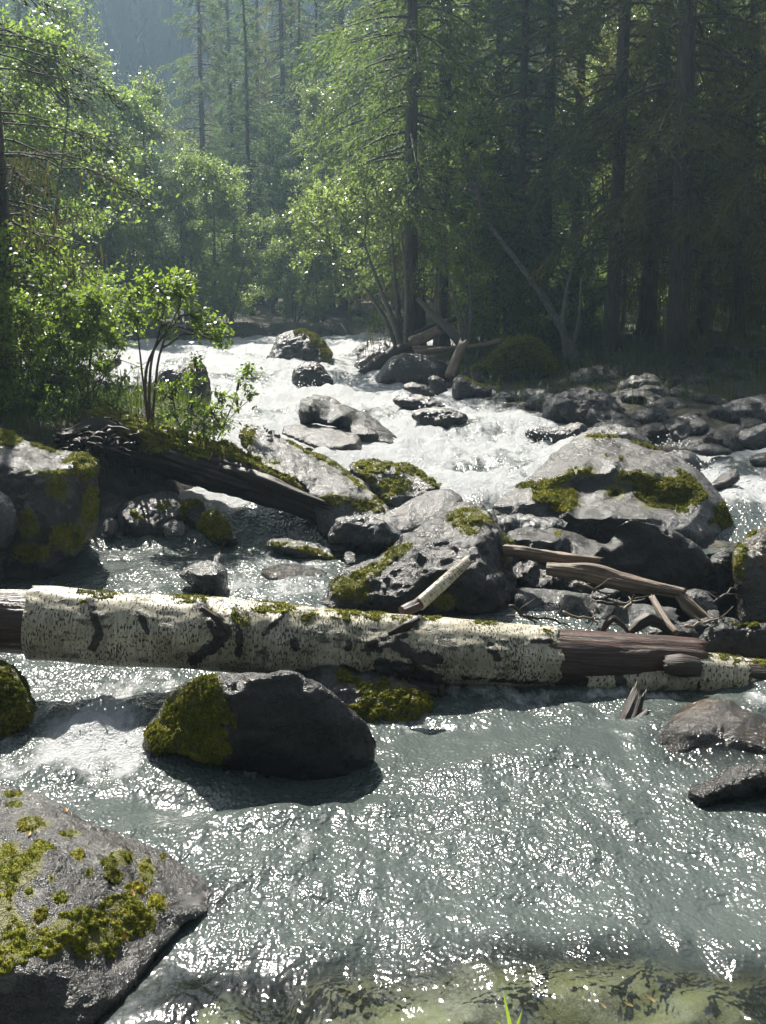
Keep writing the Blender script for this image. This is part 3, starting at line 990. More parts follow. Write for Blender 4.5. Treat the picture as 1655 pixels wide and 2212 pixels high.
rock('flat-topped pale boulder at the foot of the long wet one', [(590, 928, .5), (630, 918, .7), (675, 915, .75), (740, 926, .7), (778, 946, .5), (785, 972, .35), (776, 1004, .2), (752, 1008, .1), (690, 975, .0), (640, 950, .15)], Y=10.1, f=.12, b=.5, ctl=[(720, 966, -.02), (770, 955, .08), (690, 950, .2)], mat='pale', vox=56, sm=4, rough=.5)
rock('long smooth wet boulder leaning out of the rapids',
     [(640, 885, .25), (645, 862, .5), (675, 851, .75), (710, 857, .8), (750, 875, .7), (800, 897, .6), (840, 926, .42), (893, 965, .2), (882, 978, .12), (840, 980, .06), (786, 976, 0), (745, 930, .05), (680, 915, .04), (648, 918, .1)],
     Y=10.75, f=.14, b=.5, ctl=[(672, 872, .2), (740, 898, .1), (800, 934, .05), (850, 958, .03)], mat='dark', vox=74, sm=5, rough=.4, key='long')
rock('low black wet rock with white water breaking over it', [(845, 866), (872, 852), (907, 854), (947, 866), (967, 882), (930, 886), (880, 880)], yb=892, mat='dark', vox=40, sm=5)
rock('black wet rock just below the other one in mid rapids', [(888, 896), (914, 880), (957, 881), (997, 893), (1012, 908), (985, 918), (962, 927), (915, 920)], yb=938, mat='dark', vox=44, sm=4)
rock('large granite boulder with lichen spots standing at the head of the rapids', [(571, 786), (590, 750), (603, 727), (622, 715), (650, 711), (680, 722), (698, 744), (716, 768), (722, 790), (700, 796), (640, 788)], yb=790, f=.45, lean=.4, moss=[(688, 735, 26, 14, .6), (705, 760, 16, 14), (660, 716, 30, 6)], mat='lichen', vox=60, mth=.03, tuft=.03)
rock('dark wet boulder in front of the lichened granite one', [(630, 822), (636, 797), (660, 780), (688, 786), (710, 805), (720, 822), (716, 834), (640, 834)], yb=832, f=.3, mat='dark', vox=50)
rock('pale rounded boulder at the island tip, farther of the two', [(745, 776), (772, 748), (795, 736), (818, 738), (828, 752), (800, 772)], Y=22.5, f=.3, mat='pale', vox=36)
rock('pale rounded boulder at the island tip, nearer of the two', [(762, 792), (776, 768), (800, 748), (832, 741), (858, 758), (850, 782), (800, 796)], Y=20.8, f=.35, mat='pale', vox=40)
rock('big smooth grey boulder below the tall spruce on the island', [(808, 822), (824, 792), (844, 770), (870, 760), (900, 762), (942, 774), (968, 792), (970, 826), (900, 832), (857, 830)], yb=830, f=.35, mat='grey', vox=60, rough=.5)
rock('small dark boulder at the foot of the island, beside the stump', [(925, 820), (937, 810), (957, 817), (967, 835), (965, 852), (937, 850)], Y=15.9, mat='dark', vox=30)
rock('dark boulder cluster rock with a mossy edge at the island foot', [(976, 850), (980, 822), (997, 812), (1027, 824), (1062, 840), (1054, 854), (987, 860)], Y=15.3, f=.2, moss=[(1040, 830, 20, 6, .4), (1010, 818, 12, 6)], mat='dark', vox=36)
rock('small low rock splashed by foam below the smooth grey boulder', [(866, 836), (887, 827), (917, 830), (942, 850), (902, 852)], yb=858, mat='dark', vox=26)
rock('mound-shaped boulder under a shaggy yellow moss cap', [(1052, 832), (1060, 782), (1095, 742), (1122, 730), (1157, 740), (1197, 780), (1212, 826), (1127, 842)], Y=16.6, f=.4, moss=[(1125, 765, 75, 38), (1080, 785, 30, 26, -.6), (1175, 785, 40, 22, .7)], vox=56, mth=.05, mat='dark', mdens=1.2, tuft=.07)
rock('small rock with a bright moss cap beside the leaning stump', [(1016, 812), (1022, 792), (1036, 786), (1048, 796), (1048, 820), (1026, 824)], Y=16.4, moss=[(1034, 795, 20, 10)], vox=24, mth=.03, tuft=.03, name='rock', cat='rock')
rock('flat wet shelf rock along the bank below the mossy mound', [(1085, 862), (1110, 842), (1180, 838), (1215, 846), (1200, 860), (1130, 868)], Y=14.7, mat='slate', vox=36, name='rock', cat='rock')
rock('big angular grey boulder blotched with pale lichen', [(1172, 906), (1174, 872), (1195, 852), (1242, 836), (1277, 830), (1312, 845), (1347, 880), (1364, 916), (1307, 932), (1257, 927), (1178, 918)], Y=13.0, f=.3, ctl=[(1200, 870, -.05), (1240, 875, .1), (1225, 905, .0), (1290, 870, -.1)], mat='lichen', vox=64, sm=2, rough=1.3, moss=[(1290, 836, 22, 6)])
rock('dark wet rock in spray below the lichened angular boulder', [(1132, 936), (1177, 925), (1257, 914), (1275, 940), (1222, 966), (1165, 954)], Y=11.4, mat='dark', vox=44)
rock('pale wet rock where the side stream spills, left of the angular boulder', [(1130, 880), (1150, 852), (1195, 848), (1205, 866), (1180, 890)], Y=14.0, mat='slate', vox=30, name='rock', cat='rock')
rock('smooth grey rock peeping over the giant boulder', [(1228, 962), (1265, 936), (1307, 922), (1367, 925), (1404, 950), (1424, 976), (1330, 985)], Y=10.7, f=.2, mat='grey', vox=40)
rock('rounded dark boulder by the small side fall', [(1362, 905), (1377, 884), (1412, 866), (1437, 880), (1447, 902), (1427, 932), (1382, 926)], Y=12.3, f=.25, mat='grey', vox=40)
rock('flat bluish rock above the small side fall', [(1422, 945), (1437, 915), (1472, 896), (1517, 900), (1530, 920), (1555, 956), (1477, 962)], Y=11.8, f=.2, mat='slate', vox=44)
rock('large dark boulder on the shaded bank at the frame edge', [(1525, 935), (1545, 895), (1582, 868), (1627, 858), (1720, 856), (1725, 940), (1600, 956)], Y=12.6, f=.3, mat='lichen', vox=50)
rock('smooth slanting rock at the frame edge above the side stream', [(1560, 956), (1602, 930), (1655, 913), (1725, 910), (1725, 965), (1640, 970)], Y=11.3, f=.15, mat='slate', vox=40)
rock('dark rock just behind the giant boulder in the side stream', [(1440, 985), (1450, 976), (1487, 974), (1517, 994), (1548, 1022), (1500, 1040)], Y=10.2, f=.14, mat='dark', vox=36)
rock('low wet stone in the middle of the side stream', [(1488, 974), (1505, 962), (1530, 957), (1562, 964), (1582, 978), (1530, 982)], Y=10.5, mat='slate', vox=26, name='rock', cat='rock')
rock('pointed dark stone in the foaming side stream', [(1535, 1047), (1560, 1022), (1592, 1014), (1598, 1036), (1568, 1050)], Y=9.2, mat='dark', vox=28, name='rock', cat='rock')
rock('small stone at the frame edge in the side stream', [(1614, 992), (1637, 980), (1670, 978), (1690, 1000), (1640, 1002)], Y=10.1, mat='slate', vox=24, name='rock', cat='rock')
rock('giant boulder with a bright dome and a band of golden moss',
     [(1066, 1094, .2), (1107, 1055, .5), (1147, 1025, .8), (1187, 990, 1.1), (1227, 957, 1.35), (1262, 944, 1.45), (1307, 941, 1.5), (1342, 952, 1.5), (1382, 960, 1.45), (1442, 980, 1.3), (1492, 1010, 1.05), (1537, 1050, .8), (1567, 1085, .65), (1579, 1125, .55), (1584, 1165, .5), (1574, 1230, .4), (1550, 1300, .3), (1300, 1320, .1), (1120, 1240, .05), (1075, 1140, .1)],
     Y=7.9, f=.1, b=.9, ext=0,
     ctl=[(1145, 1050, .40), (1200, 1026, .58), (1255, 1004, .66), (1330, 1006, .64), (1400, 1018, .62), (1470, 1042, .56), (1520, 1080, .46),
          (1180, 1058, .42), (1255, 1060, .58), (1330, 1070, .57), (1400, 1077, .55), (1460, 1092, .48),
          (1120, 1086, .15), (1177, 1080, .12), (1227, 1104, .02), (1322, 1114, .0), (1402, 1122, .0), (1467, 1142, .05), (1515, 1150, .16),
          (1120, 1100, .14), (1190, 1130, .06), (1300, 1150, .02), (1420, 1170, .04), (1500, 1220, .12)],
     moss=[(1205, 1040, 60, 14, -.45), (1200, 1070, 60, 26, .3), (1265, 1018, 30, 12), (1345, 1030, 20, 14), (1400, 1040, 60, 22, .2), (1460, 1065, 50, 34, .6), (1420, 1075, 50, 26), (1330, 1062, 26, 16), (1500, 1050, 50, 10, .8), (1560, 1110, 16, 26), (1300, 943, 36, 5), (1395, 962, 30, 4, .3), (1560, 1125, 26, 14), (1215, 1095, 30, 12), (1340, 990, 8, 5), (1310, 985, 6, 4)],
     mat='grey', vox=130, sm=3, mth=.03, rough=.5, key='giant', tuft=.016, wetk=0)
rock('dark stepped slab with a smooth hump in front of the giant boulder',
     [(1095, 1150, .25), (1147, 1139, .35), (1207, 1144, .35), (1257, 1154, .35), (1304, 1168, .3), (1320, 1160, .16), (1331, 1132, .1), (1357, 1119, .08), (1402, 1124, .08), (1452, 1144, .08), (1502, 1180, .08), (1537, 1215, .1), (1551, 1262, .12), (1545, 1310, .1), (1400, 1320, 0), (1090, 1310, 0)],
     Y=7.0, f=.06, b=.4, ext=0, ctl=[(1110, 1164, .02), (1200, 1166, .0), (1300, 1182, -.01), (1440, 1240, .02), (1200, 1230, 0)], mat='dark', vox=90, sm=2, rough=.5, moss=[(1205, 1153, 8, 5), (1105, 1168, 10, 6)], wetk=0)
rock('thin dark ledge of layered stone under the giant boulder', [(1072, 1118), (1085, 1112), (1150, 1114), (1220, 1120), (1232, 1138), (1160, 1148), (1090, 1146)], Y=7.45, lean=.25, f=.05, b=.2, ctl=[(1100, 1128, 0), (1200, 1128, 0)], mat='slate', vox=44, rough=1.6, wetk=0, name='rock', cat='rock')
rock('layered dark ledge below the thick driftwood', [(1108, 1238), (1125, 1222), (1160, 1217), (1215, 1228), (1300, 1240), (1370, 1262), (1360, 1290), (1120, 1275)], Y=6.75, lean=.22, f=.05, b=.3, ctl=[(1130, 1236, .0), (1200, 1240, 0), (1300, 1256, 0)], mat='dark', vox=60, rough=1.3, wetk=0, name='rock', cat='rock')
rock('long straight slate slab with a wet bluish top edge',
     [(1108, 1285, .2), (1120, 1273, .3), (1240, 1279, .32), (1330, 1292, .3), (1430, 1308, .28), (1550, 1316, .26), (1596, 1325, .22), (1585, 1338, .1), (1500, 1345, 0), (1400, 1365, 0), (1110, 1360, 0)],
     Y=6.35, f=.03, b=.25, ext=0, ctl=[(1120, 1290, .0), (1240, 1298, .0), (1330, 1310, 0), (1430, 1322, .02), (1540, 1330, .05)], mat='slate', vox=90, sm=1, rough=.35, wetk=0, name='stone_slab', cat='rock slab')
rock('pale low slab edge peeping over the log by the peeled wood', [(1115, 1362), (1135, 1345), (1200, 1346), (1270, 1356), (1300, 1368), (1250, 1385), (1130, 1380)], Y=6.0, lean=.25, f=.04, b=.2, mat='pale', vox=50, rough=.5, wetk=0, name='stone_slab', cat='rock slab')
rock('small tilted stone chip resting on the long slate slab', [(1268, 1288), (1300, 1272), (1330, 1270), (1340, 1278), (1300, 1294)], Y=6.5, lean=.1, f=.02, b=.06, mat='slate', vox=26, wetk=0, name='rock', cat='rock')
rock('rounded dark boulder between the giant one and the frame edge', [(1585, 1190), (1608, 1160), (1640, 1138), (1740, 1112), (1745, 1340), (1600, 1330), (1585, 1260)], Y=6.9, lean=.35, f=.16, mat='brown', vox=56, rough=.6, wetk=.0, moss=[(1598, 1210, 14, 50), (1625, 1152, 20, 6, -.6)])
rock('dark mossy-topped rock under the frame-edge boulder', [(1500, 1400), (1530, 1365), (1580, 1345), (1640, 1340), (1740, 1345), (1745, 1440), (1600, 1440)], Y=5.7, lean=.03, f=.06, mat='dark', vox=50, wetk=0, moss=[(1610, 1348, 30, 7)])
rock('pale curved stone rim behind the driftwood fork', [(1470, 1310), (1480, 1278), (1500, 1270), (1528, 1278), (1550, 1312), (1540, 1325), (1490, 1322)], Y=6.7, lean=.12, f=.05, b=.15, mat='pale', vox=34, wetk=0, name='rock', cat='rock')
rock('black rock added to darken the shaded gap between the slate slab and the frame-edge boulder', [(1440, 1400), (1470, 1345), (1530, 1330), (1590, 1335), (1620, 1370), (1600, 1420), (1500, 1430)], Y=5.95, lean=.03, f=.06, mat='dark', vox=40, wetk=0)  # added black filler, its colour stands for the shade in this gap
rock('dark rock added for the black shade under the forked driftwood', [(1380, 1400), (1400, 1362), (1450, 1352), (1500, 1362), (1520, 1400), (1440, 1420)], Y=5.85, lean=.02, f=.05, mat='dark', vox=34, wetk=0, name='rock', cat='rock')  # added filler too, dark in place of the void under the driftwood
rock('dark rock added for the shade deep in the cleft between the humped slab and the frame-edge boulder', [(1525, 1230), (1555, 1190), (1590, 1192), (1612, 1260), (1600, 1340), (1530, 1345)], Y=7.1, f=.08, mat='dark', vox=40, wetk=0)  # added so the lit ground in the cleft reads as dark shade
# boulders seen through the shrubs behind the left spit
rock('dark boulder half hidden behind the left shrubs in the rapids', [(150, 850), (160, 800), (180, 784), (200, 810), (212, 850), (180, 862)], Y=15.5, mat='dark', vox=36)
rock('low grey boulder seen through the shrub stems', [(190, 860), (215, 830), (290, 822), (300, 840), (260, 858)], Y=15.0, mat='grey', vox=36)
rock('dark flat boulder far behind the shrub stems', [(200, 790), (220, 768), (255, 766), (262, 786), (230, 800)], Y=18.5, mat='dark', vox=30)
rock('upright dark boulder in the rapids behind the shrub crown', [(385, 890), (395, 800), (425, 785), (448, 800), (455, 860), (440, 900)], Y=13.2, f=.2, mat='dark', vox=40, moss=[(425, 790, 20, 8)])
rock('broad grey boulder in the rapids between the shrubs', [(320, 850), (345, 800), (385, 790), (420, 815), (420, 860), (360, 868)], Y=14.6, mat='grey', vox=40)

# cobbles of the shaded bank: four kinds, copied
protos = []
for k, mt in enumerate(('lichen', 'grey', 'dark', 'lichen')):
    bm = bmesh.new()
    bmesh.ops.create_icosphere(bm, subdivisions=4, radius=1)
    V = np.array([v.co for v in bm.verts]); F = [tuple(v.index for v in f.verts) for f in bm.faces]
    bm.free()
    V = V * np.array([1, .8, .62]) * (1 + .28 * fbm(V * 1.1, 200 + k * 9, 3) + .1 * np.abs(fbm(V * 3, 205 + k, 3)))[:, None]
    me = mk('rock', V, F, M[mt])
    protos.append(me)
ri = 0
COB = [(1395, 838, 14.2, .30, 0), (1580, 815, 15.2, .36, 1), (1450, 880, 13, .2, 3), (1500, 870, 13.4, .22, 0), (1475, 850, 14, .16, 1), (1540, 870, 13.3, .2, 2), (1625, 840, 14.3, .18, 3), (1350, 860, 13.6, .2, 2), (1420, 905, 12.2, .13, 1),
       (1530, 840, 14.4, .17, 3), (1560, 900, 12.6, .16, 0), (1640, 870, 13.2, .22, 0), (1440, 830, 15, .17, 2), (1500, 905, 12.3, .14, 3), (1240, 845, 14.6, .14, 2), (1300, 820, 15.6, .2, 1), (1225, 860, 13.9, .1, 3), (1600, 860, 13.5, .13, 1)]
LB = ['lichen-spotted rock on the shaded bank behind the rounded dark boulder', 'big grey-brown round boulder high on the shaded bank']
rs = np.random.default_rng(3)
for k in range(44):
    x, y = rs.uniform(1230, 1700), rs.uniform(815, 915)
    COB.append((x, y, None, rs.uniform(.12, .34), (1, 2, 2, 0)[rs.integers(0, 4)]))  # mostly the darker rock kinds, their tone standing in for the bank's shade
for x, y, Y, s, k in COB:
    if Y is None:
        Y = 11.2 + (915 - y) / 100 * 6.0
    p = P(x, y, Y)
    g = gz(p.x, Y)
    o = protos[k] if protos[k].get('used') is None else protos[k].copy()
    if protos[k].get('used') is None:
        protos[k]['used'] = 1
    else:
        COL.objects.link(o)
    z = g - s * .15 if ri >= 18 else min(p.z, g + .35) - s * .2
    o.location = (p.x, Y, z)
    o.scale = (s, s * rs.uniform(.8, 1.2), s * rs.uniform(.8, 1.15))
    o.rotation_euler = (rs.uniform(-.3, .3), rs.uniform(-.3, .3), rs.uniform(0, 6.28))
    if ri < 2:
        tag(o, LB[ri], 'boulder', 'stones of the shaded bank')
    else:
        tag(o, 'dark or lichen-spotted stone lying among others on the shaded bank', 'rock', 'stones of the shaded bank')
    ri += 1
for p_ in protos:
    if 'used' in p_: del p_['used']
for o in list(COL.objects):
    if 'used' in o: del o['used']
# ------------------------------------------------------------------ logs and driftwood
def resample(pts, rad, step):
    pts, rad = np.asarray(pts, float), np.asarray(rad, float)
    d = np.concatenate([[0], np.cumsum(np.linalg.norm(np.diff(pts, axis=0), axis=1))])
    n = max(4, int(d[-1] / step))
    t = np.linspace(0, d[-1], n)
    # smooth a little
    q = np.stack([np.interp(t, d, pts[:, c]) for c in range(3)], 1)
    r = np.interp(t, d, rad)
    k = max(1, int(.12 / step))
    if n > 4 * k:
        ker = np.hanning(2 * k + 3)[1:-1]; ker /= ker.sum()
        pad = lambda a: np.concatenate([2 * a[0] - a[len(ker) // 2:0:-1], a, 2 * a[-1] - a[-2:-(len(ker) // 2) - 2:-1]])
        q = np.stack([np.convolve(pad(q[:, c]), ker, 'valid') for c in range(3)], 1)
        r = np.convolve(pad(r), ker, 'valid')
    return q, r, t


def log_surf(pts, rad, step, n, rough=.02, seed=0, ragged=(0, 0), inner=None, jag_=0.0, groove=0.0, oval=1.0, freq=1.0):
    """A log's surface as a closed tube with UV in metres; ragged ends stick out in splinters; inner: end caps stop at this radius."""
    q, r, t = resample(pts, rad, step)
    m = len(q)
    T = unit(np.gradient(q, axis=0))
    ref = np.array([0, 0, 1.0])
    if abs(T[0, 2]) > .85: ref = np.array([0, 1.0, 0])
    S = unit(np.cross(T, ref)); Wd = np.cross(S, T)
    a = np.linspace(0, 2 * np.pi, n + 1)
    ca, sa = np.cos(a), np.sin(a)
    u = np.repeat(t[:, None], n + 1, 1)
    Nrm = ca[None, :, None] * Wd[:, None] + sa[None, :, None] * S[:, None]
    sc = np.mean(rad)
    pn = np.stack([u * freq * 3, np.broadcast_to(ca * 1.5, u.shape), np.broadcast_to(sa * 1.5, u.shape)], -1).reshape(-1, 3)
    dis = fbm(pn * .9, seed, 4).reshape(u.shape) * rough * 2
    if groove:
        pg = np.stack([u * 1.1, np.broadcast_to(ca * 9, u.shape), np.broadcast_to(sa * 9, u.shape)], -1).reshape(-1, 3)
        dis = dis - groove * np.abs(fbm(pg, seed + 4, 4)).reshape(u.shape)
    rr = r[:, None] * (1 + dis)
    if np.isscalar(oval) is False: pass
    V = q[:, None] + rr[..., None] * Nrm
    for e, amt in ((0, ragged[0]), (-1, ragged[1])):
        if amt:
            jag = amt * np.abs(fbm(np.stack([ca * 4, sa * 4, 0 * ca], 1), seed + 7, 4))
            jag[-1] = jag[0]
            k = max(2, int(.10 / step))
            for i in range(k):
                w = (1 - i / k)
                idx = i if e == 0 else m - 1 - i
                V[idx] += (T[idx] * (-1 if e == 0 else 1))[None] * (jag * w)[:, None]
    if jag_:
        for e in (0, 1):
            w_ = np.clip(1 - (t if e == 0 else t[-1] - t) / .12, 0, 1)
            j_ = jag_ * (fbm(np.stack([ca * 2.6, sa * 2.6, 0 * ca + 9 * e], 1), seed + 21, 5))
            j_[-1] = j_[0]
            V = V + T[:, None] * (w_[:, None] * j_[None])[..., None]
    UV = np.stack([u, np.broadcast_to(a[None] * sc, u.shape)], -1)
    Vs = [V.reshape(-1, 3)]; UVs = [UV.reshape(-1, 2)]
    i = (np.arange(m - 1)[:, None] * (n + 1) + np.arange(n)[None]).ravel()
    F = [tuple(x) for x in np.stack([i, i + 1, i + n + 2, i + n + 1], 1).tolist()]
    base = m * (n + 1)
    for e in (0, m - 1):
        rin = 0 if inner is None else inner
        ring = q[e] + rin * r[e] * Nrm[e] + T[e] * (.02 if e else -.02) * (1 if (ragged[0] or ragged[1]) and inner is None else 0) * -1
        Vs.append(ring); UVs.append(np.stack([np.full(n + 1, t[e]), a * sc], 1))
        for j in range(n):
            f = (e * (n + 1) + j, e * (n + 1) + j + 1, base + j + 1, base + j)
            F.append(f if e else f[::-1])
        base += n + 1
    V = np.concatenate(Vs)
    return V, F, np.concatenate(UVs)


def log_part(name, mat, parent, *a, dark=None, **k):
    V, F, UV = log_surf(*a, **k)
    o = mk(name, V, F, mat, parent, None, uv=UV)
    if parent is not None:
        o.data.transform(Matrix.Translation(-Vector(parent.location)))
    return o, V, F


def pline(L):
    return [P(x, y, Y) for x, y, Y in L]


cl = [(-160, 1336, 5.12), (0, 1341, 5.22), (70, 1344, 5.25), (230, 1357, 5.26), (400, 1364, 5.3), (620, 1385, 5.33), (800, 1400, 5.36), (1000, 1408, 5.39), (1195, 1420, 5.42), (1330, 1426, 5.45), (1420, 1428, 5.46), (1495, 1432, 5.48)]
LG = pline(cl)
blog = empty('birch_log', P(700, 1390, 5.34), 'thick fallen white birch log lying right across the stream', 'log')
o, _, _ = log_part('wood_core', M['wood'], blog, LG, [.158, .16, .165, .162, .168, .170, .172, .160, .150, .150, .142, .136], .025, 72, rough=.02, seed=3, ragged=(0, .06), groove=.04)


def seg(x0, x1):
    X = [c[0] for c in cl]
    xs_ = [x0] + [x for x in X if x0 < x < x1] + [x1]
    return [P(x, float(np.interp(x, X, [c[1] for c in cl])), float(np.interp(x, X, [c[2] for c in cl]))) for x in xs_], xs_


BR = {64: .182, 250: .176, 380: .180, 470: .197, 560: .182, 700: .186, 800: .184, 890: .196, 1000: .172, 1100: .160, 1194: .158}
sp_, sx_ = seg(64, 1194)
o, V, F = log_part('bark', M['birch'], blog, sp_, np.interp(sx_, list(BR), list(BR.values())), .011, 120, rough=.032, seed=11, inner=.9, jag_=.028)
px = proj(V)


def stroke(px, L, wd):
    d = np.full(len(px), 1e9)
    for a, b in zip(L[:-1], L[1:]):
        a, b = np.array(a, float), np.array(b, float)
        e = b - a
        t = np.clip(((px - a) @ e) / (e @ e), 0, 1)
        d = np.minimum(d, np.linalg.norm(px - a - t[:, None] * e, axis=1))
    return np.clip(1.15 - d / wd * .75, 0, 1)


front = V[:, 1] < np.interp(px[:, 0], [c[0] for c in cl], [c[2] for c in cl])
dk = np.maximum.reduce([stroke(px, [(428, 1305), (470, 1340), (490, 1368), (455, 1400), (418, 1425)], 15), stroke(px, [(455, 1335), (470, 1370)], 16), stroke(px, [(505, 1320), (520, 1360), (515, 1410)], 9),
                        stroke(px, [(620, 1320), (570, 1370)], 6), stroke(px, [(800, 1400), (850, 1385), (880, 1355), (905, 1340)], 16), stroke(px, [(850, 1390), (900, 1420), (945, 1425)], 17), stroke(px, [(820, 1440), (900, 1450), (955, 1480)], 19),
                        stroke(px, [(760, 1450), (740, 1440)], 10), stroke(px, [(195, 1300), (215, 1370), (200, 1400)], 10), stroke(px, [(300, 1320), (320, 1365)], 8), stroke(px, [(635, 1385), (640, 1400)], 11), stroke(px, [(755, 1390), (752, 1400)], 9),
                        stroke(px, [(1060, 1395), (1075, 1420)], 11), stroke(px, [(1150, 1385), (1190, 1385)], 7), stroke(px, [(1000, 1465), (1190, 1475)], 8) * .6])
attr(o, 'dark', np.where(front, dk, 0))
# torn, lifted bark round the old branch scars
Nb = unit(V - np.stack([V[:, 0], np.interp(px[:, 0], [c[0] for c in cl], [c[2] for c in cl]), np.interp(V[:, 0], [p.x for p in LG], [p.z for p in LG])], 1))
lift = np.where(front, dk, 0)
V2 = V + Nb * (.016 * lift * (.3 + fbm(V * 22, 5, 3)))[:, None]
o.data.vertices.foreach_set('co', (V2 - np.array(blog.location)).astype(np.float32).ravel())
F4 = np.array([f for f in F if len(f) == 4])
moss_on(o, V2, F4, vnormals(V2, F4), [(405, 1290, 46, 18), (205, 1280, 50, 14), (180, 1300, 22, 10), (600, 1310, 50, 20), (655, 1330, 40, 16), (750, 1325, 48, 26), (520, 1335, 16, 26, -.5), (470, 1335, 26, 8, .9), (810, 1330, 40, 14), (860, 1335, 30, 12),
                                         (930, 1335, 24, 8), (1180, 1362, 20, 10, .5), (1050, 1345, 30, 6)], .3, .013, .8, seed=21, tuft=.010, org=blog.location)
# a second, thinner length of the log with its bark, half under the broken wood
c2 = [(1255, 1462, 5.40), (1340, 1462, 5.42), (1500, 1458, 5.45), (1600, 1466, 5.47), (1760, 1478, 5.52)]
L2 = pline(c2)
log_part('wood_core', M['rotten'], blog, L2, [.09, .105, .11, .108, .10], .025, 56, rough=.03, seed=5, ragged=(.08, 0), groove=.05)
o, V, F = log_part('bark', M['birch'], blog, pline([(1262, 1468, 5.37), (1340, 1466, 5.39), (1420, 1464, 5.40), (1492, 1462, 5.42)]), [.085, .098, .104, .106], .012, 84, rough=.05, seed=17, inner=.9, jag_=.06)
px = proj(V)
attr(o, 'dark', np.maximum.reduce([stroke(px, [(1335, 1440), (1345, 1500)], 14), stroke(px, [(1420, 1425), (1490, 1430)], 22), stroke(px, [(1260, 1430), (1480, 1435)], 12)]))
o, V, F = log_part('bark', M['birch'], blog, pline([(1494, 1458, 5.43), (1550, 1461, 5.45), (1597, 1467, 5.46)]), [.124, .122, .117], .011, 96, rough=.03, seed=18, inner=.85, jag_=.02)
F4 = np.array([f for f in F if len(f) == 4])
moss_on(o, V, F4, vnormals(V, F4), [(1500, 1412, 30, 10), (1560, 1418, 40, 9), (1595, 1425, 14, 10)], .25, .010, .8, seed=23, tuft=.01, org=blog.location)
o, V, F = log_part('bark', M['birch'], blog, pline([(1600, 1468, 5.47), (1680, 1474, 5.5), (1765, 1480, 5.53)]), [.112, .108, .105], .014, 80, rough=.05, seed=19, inner=.8)
attr(o, 'dark', .32 + .3 * fbm(V * 8, 7, 3))
F4 = np.array([f for f in F if len(f) == 4])
moss_on(o, V, F4, vnormals(V, F4), [(1640, 1432, 50, 14), (1610, 1440, 16, 20)], .25, .011, .8, seed=24, tuft=.01, org=blog.location)
log_part('broken_knot', M['rotten'], blog, pline([(1440, 1436, 5.30), (1470, 1438, 5.28), (1500, 1440, 5.30)]), [.045, .06, .05], .015, 24, rough=.06, seed=6, groove=.12, ragged=(.02, .03))
log_part('torn_bark', M['rotten'], blog, pline([(800, 1470, 5.26), (880, 1482, 5.22), (940, 1490, 5.22), (962, 1500, 5.22)]), [.012, .035, .03, .008], .015, 20, rough=.12, seed=9, groove=.2, ragged=(0, .03))
log_part('torn_bark', M['rotten'], blog, pline([(950, 1478, 5.22), (952, 1495, 5.21), (948, 1512, 5.21)]), [.02, .026, .006], .012, 16, rough=.12, seed=10, groove=.2)
log_part('torn_bark', M['rotten'], blog, pline([(840, 1370, 5.18), (880, 1352, 5.17), (905, 1336, 5.2)]), [.012, .028, .012], .012, 18, rough=.12, seed=12, groove=.2)
log_part('torn_bark', M['rotten'], blog, pline([(435, 1312, 5.13), (468, 1335, 5.11), (488, 1362, 5.10)]), [.008, .018, .01], .012, 16, rough=.12, seed=13, groove=.2)

br = empty('birch_branch', P(890, 1318, 5.6), 'short broken birch branch slanting up behind the log against the craggy boulder', 'branch')
log_part('bark', M['birch'], br, pline([(905, 1306, 5.62), (950, 1266, 5.75), (1008, 1214, 5.9)]), [.036, .034, .026], .01, 40, rough=.05, seed=31, ragged=(0, .04))
log_part('peeled_end', M['wood'], br, pline([(868, 1322, 5.55), (885, 1314, 5.58), (908, 1303, 5.63)]), [.028, .031, .030], .01, 32, rough=.05, seed=32)

dr = empty('driftwood_log', P(1300, 1250, 6.5), 'weathered tan driftwood pole with a forked stub lying over dark slabs', 'driftwood')
log_part('wood', M['driftwood'], dr, pline([(1180, 1228, 6.55), (1270, 1236, 6.5), (1330, 1252, 6.45), (1400, 1268, 6.4), (1475, 1281, 6.35)]), [.036, .056, .054, .046, .030], .012, 48, rough=.14, seed=33, groove=.3, ragged=(0, .03))
log_part('forked_stub', M['driftwood'], dr, pline([(1462, 1276, 6.36), (1488, 1308, 6.3), (1515, 1334, 6.26), (1542, 1352, 6.22)]), [.026, .042, .04, .012], .012, 32, rough=.15, seed=34, groove=.3, ragged=(0, .05))
d2 = empty('driftwood_log', P(1190, 1200, 6.7), 'short pale splintered driftwood piece just above the forked pole', 'driftwood')
log_part('wood', M['driftwood'], d2, pline([(1085, 1190, 6.72), (1150, 1196, 6.68), (1220, 1206, 6.62), (1282, 1212, 6.58)]), [.040, .050, .042, .036], .012, 48, rough=.16, seed=35, groove=.38, ragged=(0, .07))
d3 = empty('driftwood_branch', P(1430, 1330, 5.9), 'thin pale driftwood branch propped between the peeled log and the slate slab', 'driftwood')
log_part('wood', M['driftwood'], d3, pline([(1410, 1292, 6.0), (1424, 1318, 5.9), (1440, 1345, 5.8), (1462, 1368, 5.7)]), [.016, .022, .024, .018], .012, 24, rough=.06, seed=36, groove=.1, ragged=(.03, 0))
d4 = empty('bark_shard', P(1320, 1345, 5.75), 'curled strip of brown bark standing up like a tent behind the peeled log', 'bark')
log_part('strip', M['wood'], d4, pline([(1293, 1378, 5.7), (1312, 1345, 5.72), (1325, 1334, 5.74), (1345, 1350, 5.74), (1362, 1372, 5.72)]), [.008, .02, .018, .014, .007], .01, 16, rough=.12, seed=37, groove=.2)
d5 = empty('bark_shard', P(1390, 1345, 5.8), 'shaggy rotten bark crumbling behind the peeled log, beside the tent-like strip', 'bark')
